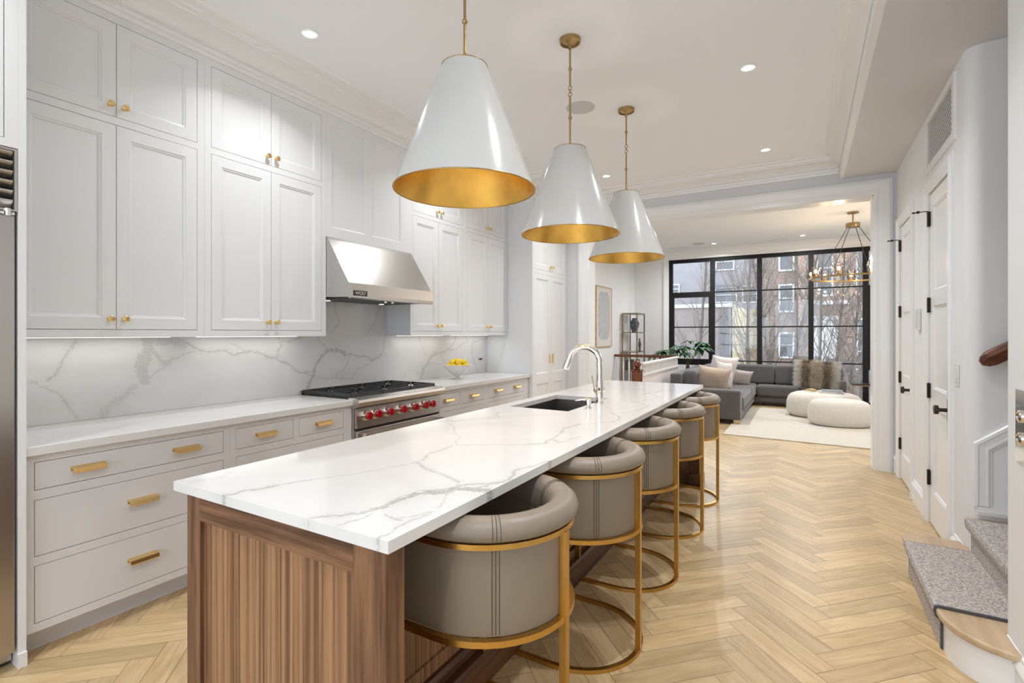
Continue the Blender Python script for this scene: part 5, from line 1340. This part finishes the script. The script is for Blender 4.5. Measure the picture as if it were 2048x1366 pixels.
mb = MB(); mb.box(-2.235, -2.105, 7.335, 7.465, .001, .84); mb.box(-2.245, -2.095, 7.325, 7.475, .84, .86); mb.build('post', 'newel', t, bevel=.006)
mb = MB(); mb.lathe([(.045, 0), (.055, .008), (.040, .020), (.030, .030), (.045, .042), (.060, .070), (.056, .105), (.036, .130), (.010, .140), (0, .141)], (-2.17, 7.40, .8605), 24); mb.build('finial', 'newel', t, smooth=50)
t = thing('stairwell_railing', 'dark wooden handrail with white turned balusters across the stairwell', 'railing', (-2.8, 10.0, 0))
mb = MB(); mb.box(-3.398, -2.16, 9.965, 10.035, .925, .975); mb.build('handrail', 'mahogany', t, bevel=.010)
for i in range(10):
    x = -3.33+i*.118; mb = MB(); mb.lathe([(.018, .0), (.018, .12), (.010, .16), (.018, .35), (.012, .50), (.018, .70), (.018, .82), (.011, .84), (.014, .925)], (x, 10.0, 0.001), 12); mb.build('baluster', 'trim', t, smooth=40)
# etagere
t = thing('etagere_shelf', 'tall open brass shelf with glass tiers in the far left corner', 'shelf', (-3.19, 10.7, 0))
a, b, c_, d = -3.365, -3.03, 10.36, 10.93
for x in (a, b-.022):
    for y in (c_, d-.022): mb = MB(); mb.box(x, x+.022, y, y+.022, .001, 1.83); mb.build('post', 'etagere', t)
TZ = (.30, .62, 1.0, 1.41, 1.81)
for z in TZ:
    mb = MB(); cells(mb, z, z+.02, a+.0221, b-.0221, c_+.001, d-.001, [], 'Y') if False else mb.box(a+.0221, b-.0221, c_+.001, c_+.018, z, z+.02); mb.box(a+.0221, b-.0221, d-.018, d-.001, z, z+.02); mb.box(a+.001, a+.018, c_+.0221, d-.0221, z, z+.02); mb.box(b-.018, b-.001, c_+.0221, d-.0221, z, z+.02); mb.build('shelf_frame', 'etagere', t)
    mb = MB(); mb.box(a+.019, b-.019, c_+.019, d-.019, z+.006, z+.014); mb.build('shelf_board', 'paper', t)
t = thing('ginger_jar', 'dark blue and white porcelain vase on the upper tier of the brass shelf', 'vase', (-3.16, 10.56, 1.425))
mb = MB(); mb.lathe([(.045, 0), (.050, .006), (.070, .06), (.092, .14), (.098, .19), (.085, .235), (.055, .262), (.048, .275), (.052, .29), (.058, .30), (.045, .30), (.040, .275)], (-3.15, 10.56, 1.4245), 28); mb.build('vase_body', 'porcelain', t, smooth=60)
mb = MB(); mb.lathe([(.012, 0), (.012, .05), (.004, .06)], (-3.15, 10.56, 1.67), 10); mb.build('lid_knob', 'bronze', t)
t = thing('figurine', 'slender brown carved figurine on the middle tier of the brass shelf', 'figurine', (-3.1, 10.72, 1.01))
mb = MB(); mb.lathe([(.035, 0), (.035, .02), (.018, .03), (.022, .09), (.034, .15), (.026, .20), (.012, .225), (.018, .25), (.014, .275), (0, .285)], (-3.09, 10.74, 1.0145), 16); mb.build('figure', 'stone_brown', t, smooth=50)
mb = MB(); mb.box(-3.30, -3.08, 10.42, 10.80, .6345, .84); tag(mb.build('storage_box', 'stone_brown', bevel=.01), 'dark brown box on a low tier of the brass shelf, seen through the balusters', 'box')
# art
t = thing('framed_painting', 'tall pale abstract painting with a grey wash on the left living room wall', 'painting', (-3.39, 9.32, 1.12))
mb = MB(); cells(mb, -3.399, -3.370, 8.893, 9.756, 1.14, 2.306, [(8.908, 9.741, 1.155, 2.291)], 'X'); mb.build('frame', 'driftwood', t)
mb = MB(); mb.box(-3.398, -3.378, 8.909, 9.740, 1.156, 2.290); cv = mb.build('canvas', 'canvas', t)
mb = MB(); pts = []; rng = random.Random(5)
for i in range(60):
    a = 2*PI*i/60; r_ = 1/max(abs(math.cos(a))**4+abs(math.sin(a))**4, .2)**.25; r_ *= .96+.06*rng.random()
    pts.append((9.32+.33*r_*math.cos(a), 1.74+.47*r_*math.sin(a)))
mb.loft([[(x, y, z) for y, z in pts] for x in (-3.3779, -3.3765)]); mb.build('grey_wash', 'wash', cv)

# plants --------------------------------------------------------------
def leaf(mb, base, direc, L_, W_, droop):
    d = Vector(direc).normalized(); side = d.cross(Vector((0, 0, 1))); side = side.normalized() if side.length > 1e-3 else Vector((1, 0, 0)); p = Vector(base); k = len(mb.v); n = 6
    for i in range(n+1):
        t_ = i/n; w = W_*math.sin(PI*min(.97, t_*.9+.08))**.8*(1-t_*.35); c = p+d*L_*t_+Vector((0, 0, -droop*t_*t_)); up = side.cross(d)*w*.18
        mb.v += [tuple(c-side*w+up), tuple(c), tuple(c+side*w+up)]
    for i in range(n):
        for j in range(2): mb.f.append((k+i*3+j, k+i*3+j+1, k+(i+1)*3+j+1, k+(i+1)*3+j))
def plant(label, cx, cy, pot_z, fronds, trunk_h, rng, small=False, pots=True):
    t = thing('potted_plant', label, 'plant', (cx, cy, 0))
    mb = MB(); mb.lathe([(.12, 0), (.15, .02), (.165, pot_z), (.150, pot_z), (.14, pot_z-.03)], (cx, cy, .001), 28); mb.build('pot', 'pot', t, smooth=35)
    mb = MB(); mb.lathe([(.142, pot_z-.035), (0, pot_z-.03)], (cx, cy, .001), 20); mb.build('soil', 'soil', t)
    mb = MB(); mb.tube([(cx, cy, pot_z-.03), (cx+.01, cy, pot_z+trunk_h)], [.045, .035], 12); mb.build('trunk', 'trunk', t, smooth=60)
    top = Vector((cx+.01, cy, pot_z+trunk_h-.02))
    for fi, (ax, el, ln, lw) in enumerate(fronds):
        d = Vector((math.cos(ax)*math.cos(el), math.sin(ax)*math.cos(el), math.sin(el))); pts = [top+d*ln*s_+Vector((0, 0, -.12*ln*s_*s_)) for s_ in (0, .25, .5, .75, 1)]
        mb = MB(); mb.tube(pts, [.006, .005, .004, .0035, .002], 6); st_ = mb.build('stem', 'stem', t)
        mb = MB(); e_ = pts[-1]; m = rng.randint(6, 9)
        for q in range(m):
            a2 = ax+(q/(m-1)-.5)*4.2; dd = Vector((math.cos(a2), math.sin(a2), rng.uniform(-.35, .25)+d.z*.2)); leaf(mb, e_, dd, lw*rng.uniform(.85, 1.2), lw*.26, lw*.5)
        mb.build('leaf', 'leaf', st_, smooth=60)
rng = random.Random(11)
plant('leafy palm-like plant in a charcoal pot behind the sofa near the left window', -2.15, 10.98, .60, [(.1, 1.15, .60, .24), (-.5, .95, .55, .26), (.7, 1.0, .58, .24), (2.9, 1.2, .52, .22), (1.6, 1.35, .60, .20), (-1.5, 1.2, .48, .22)], .14, rng)
plant('lower bushy plant left of the taller one by the window jamb', -2.42, 10.62, .52, [(2.6, .8, .36, .20), (3.4, .6, .36, .20), (.1, .75, .36, .18), (-1.2, .7, .34, .18), (1.3, 1.0, .34, .18), (-2.2, .9, .34, .16), (-.4, 1.2, .40, .18), (.7, 1.1, .34, .2), (-1.9, 1.1, .32, .2)], .30, rng)

# ================================================================ OUTSIDE
GZ = -1.2
mb = MB(); mb.box(-30, 30, YW+.4, 45, GZ-.3, GZ); struct(mb.build('ground', 'ground'), 'winter garden ground')
def wbox(parent, x0, x1, z0, z1, y, mat_f='out_white', nm='window'):
    mb = MB(); cells(mb, y-.08, y+.0, x0, x1, z0, z1, [(x0+.07, x1-.07, z0+.07, (z0+z1)/2-.025), (x0+.07, x1-.07, (z0+z1)/2+.025, z1-.07)], 'Y')
    f = mb.build(nm, mat_f, parent); mb = MB(); mb.box(x0+.06, x1-.06, y-.03, y-.01, z0+.06, z1-.06); mb.build('pane', 'out_glass', f); return f
# brick apartment house
t = thing('brick_building', 'tall reddish brick building with white-framed windows beyond the garden', 'building', (1, 25, GZ))
mb = MB(); mb.box(-.28, 6.0, 24, 30, GZ, 6.3); mb.build('facade', 'brick', t)
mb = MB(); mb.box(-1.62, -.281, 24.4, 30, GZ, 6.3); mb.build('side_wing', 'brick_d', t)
for z0, z1 in ((4.05, 5.4), (2.3, 3.5), (.35, 1.45), (-1.0, .0)): wbox(t, -1.02, -.42, z0, z1, 24.4)
for z0, z1 in ((-.6, 2.0), (2.9, 5.0)): wbox(t, 1.70, 2.35, z0, z1, 24)
for z0, z1 in ((-.6, 1.0), (1.25, 2.0)): wbox(t, 2.9, 3.9, z0, z1, 24)
mb = MB(); mb.box(.25, 1.15, 23.6, 24.01, GZ, 1.95); mb.box(.2, 1.2, 23.5, 24.02, 1.95, 2.1); mb.build('porch', 'out_white', t)
wbox(t, .35, .95, 2.9, 5.2, 24)
mb = MB(); mb.box(.15, 1.5, 23.3, 24.0, 2.55, 2.68); mb.build('balcony_slab', 'out_white', t)
# brown-grey extension with yellow flank
t = thing('grey_extension', 'low brown-grey rendered extension with white parapet behind the trees', 'building', (-4.2, 24, GZ))
mb = MB(); mb.box(-7.5, -3.35, 24, 29, GZ, 2.57); mb.build('front_wall', 'stucco', t)
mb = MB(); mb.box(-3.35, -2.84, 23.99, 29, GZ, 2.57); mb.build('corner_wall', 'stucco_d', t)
mb = MB(); mb.box(-7.55, -2.80, 23.93, 29.05, 2.57, 2.73); mb.build('parapet', 'out_white', t)
mb = MB(); mb.hexa([(-2.8, 24.0, GZ), (-1.65, 25.3, GZ), (-1.65, 27, GZ), (-2.8, 27, GZ)], [(-2.8, 24.0, 2.57), (-1.65, 25.3, 2.45), (-1.65, 27, 2.45), (-2.8, 27, 2.57)]); tag(mb.build('yellow_building', 'yellow'), 'pale yellow rendered building flank beside the grey extension', 'building')
t = thing('pale_building', 'pale mauve building with a long white window band at far left outside', 'building', (-5.5, 31, GZ))
mb = MB(); mb.box(-12, -1.65, 31, 36, GZ, 6.3); mb.build('facade', 'stucco_b', t)
for (a, b, z0, z1) in ((-7.05, -6.5, 3.75, 4.35), (-9.5, -8.6, 3.0, 4.2), (-4.55, -3.35, 3.15, 4.05), (-4.5, -3.5, 5.0, 6.0), (-3.1, -2.3, 3.1, 4.1)): wbox(t, a, b, z0, z1, 31)
mb = MB(); mb.box(-4.7, -3.2, 30.8, 31, 4.05, 4.16); mb.build('ledge', 'out_glass', t)
# garden fence in front of the houses
t = thing('garden_fence', 'weathered slatted garden fence at the back of the yard', 'fence', (0, 21, GZ))
mb = MB()
for i in range(9): mb.box(.6, 5.5, 21.0, 21.03, GZ+.06+i*.19, GZ+.20+i*.19)
mb.build('slat_panel', 'stucco_d', t)
for i in range(4): mb = MB(); mb.box(.6+i*1.6, .7+i*1.6, 21.03, 21.11, GZ, GZ+1.8); mb.build('post', 'stucco_d', t)
# cables
for i, (z0, z1, lb) in enumerate(((1.42, 1.30, 'upper black utility cable sagging across the yard'), (.92, 1.08, 'lower black utility cable sagging across the yard'))):
    mb = MB(); mb.tube([(-3.3+q*.5, 23.975, z0+(z1-z0)*q/12-.10*math.sin(PI*q/12)) for q in range(13)], .012, 5); tag(mb.build('utility_cable', 'black'), lb, 'cable')
# trees: upright multi-stemmed bare hornbeams
def tree(label, x, y, h, seed, stems=1, spread=.30, dens=1.0):
    rng = random.Random(seed); t = thing('bare_tree', label, 'tree', (x, y, GZ))
    tr = MB(); br = MB()
    def grow(mb, p, d, L_, r, n, wob):
        pts = [Vector(p)]; rr = [r]; dd = Vector(d).normalized()
        for i in range(n):
            dd = (dd+Vector((rng.gauss(0, wob), rng.gauss(0, wob), .05+abs(rng.gauss(0, wob*.5))))).normalized(); pts.append(pts[-1]+dd*L_/n); rr.append(r*(1-.82*(i+1)/n))
        mb.tube(pts, rr, 5 if r < .012 else 7, cap=False); return pts, rr
    for s_ in range(stems):
        a = rng.uniform(0, 6.28); pts, rr = grow(tr, (x+.12*math.cos(a)*(stems > 1), y+.12*math.sin(a)*(stems > 1), GZ), (math.cos(a)*.10*(stems > 1), math.sin(a)*.10*(stems > 1), 1), h, .075 if stems == 1 else .055, 14, .035)
        for i in range(2, 14):
            for q in range(int(3*dens)+1):
                a = rng.uniform(0, 6.28); e_ = rng.uniform(.45, .85); d = Vector((math.cos(a)*spread*2.0, math.sin(a)*spread*2.0, e_))
                f = rng.random(); p = pts[i-1].lerp(pts[i], f); L_ = (h*.36)*(1-.5*i/14)*rng.uniform(.7, 1.15)
                b, r2 = grow(br, p, d, L_, .020*(1-.5*i/14), 6, .09)
                for k_ in range(1, 6):
                    for w in range(2):
                        a = rng.uniform(0, 6.28); d2 = (b[k_]-b[k_-1]).normalized()+Vector((math.cos(a)*.5, math.sin(a)*.5, rng.uniform(.1, .6)))
                        c, _ = grow(br, b[k_-1].lerp(b[k_], rng.random()), d2, L_*rng.uniform(.25, .45), .0065, 3, .12)
                        if rng.random() < .6:
                            a = rng.uniform(0, 6.28); grow(br, c[1], (c[2]-c[1]).normalized()+Vector((math.cos(a)*.5, math.sin(a)*.5, .3)), L_*.2, .0045, 2, .1)
    tr.build('trunk', 'bark', t, smooth=60); br.build('branches', 'twig', t, smooth=60)
tree('bare garden tree behind the second window bay from the left', -1.50, 17.2, 7.5, 21, 1, .26, 1)
tree('bare garden tree at the far left window', -3.1, 17.6, 7, 22, 1, .30, .6)
tree('densely twigged bare tree in front of the brown brick wing', -.72, 18.0, 7.5, 23, 2, .24, 1.3)
tree('bare tree with pale stems behind the right window bay', .40, 17.0, 6.2, 24, 2, .30, .8)
tree('bare tree farthest to the right outside the glass door', 1.10, 16.6, 6.4, 25, 2, .30, .9)
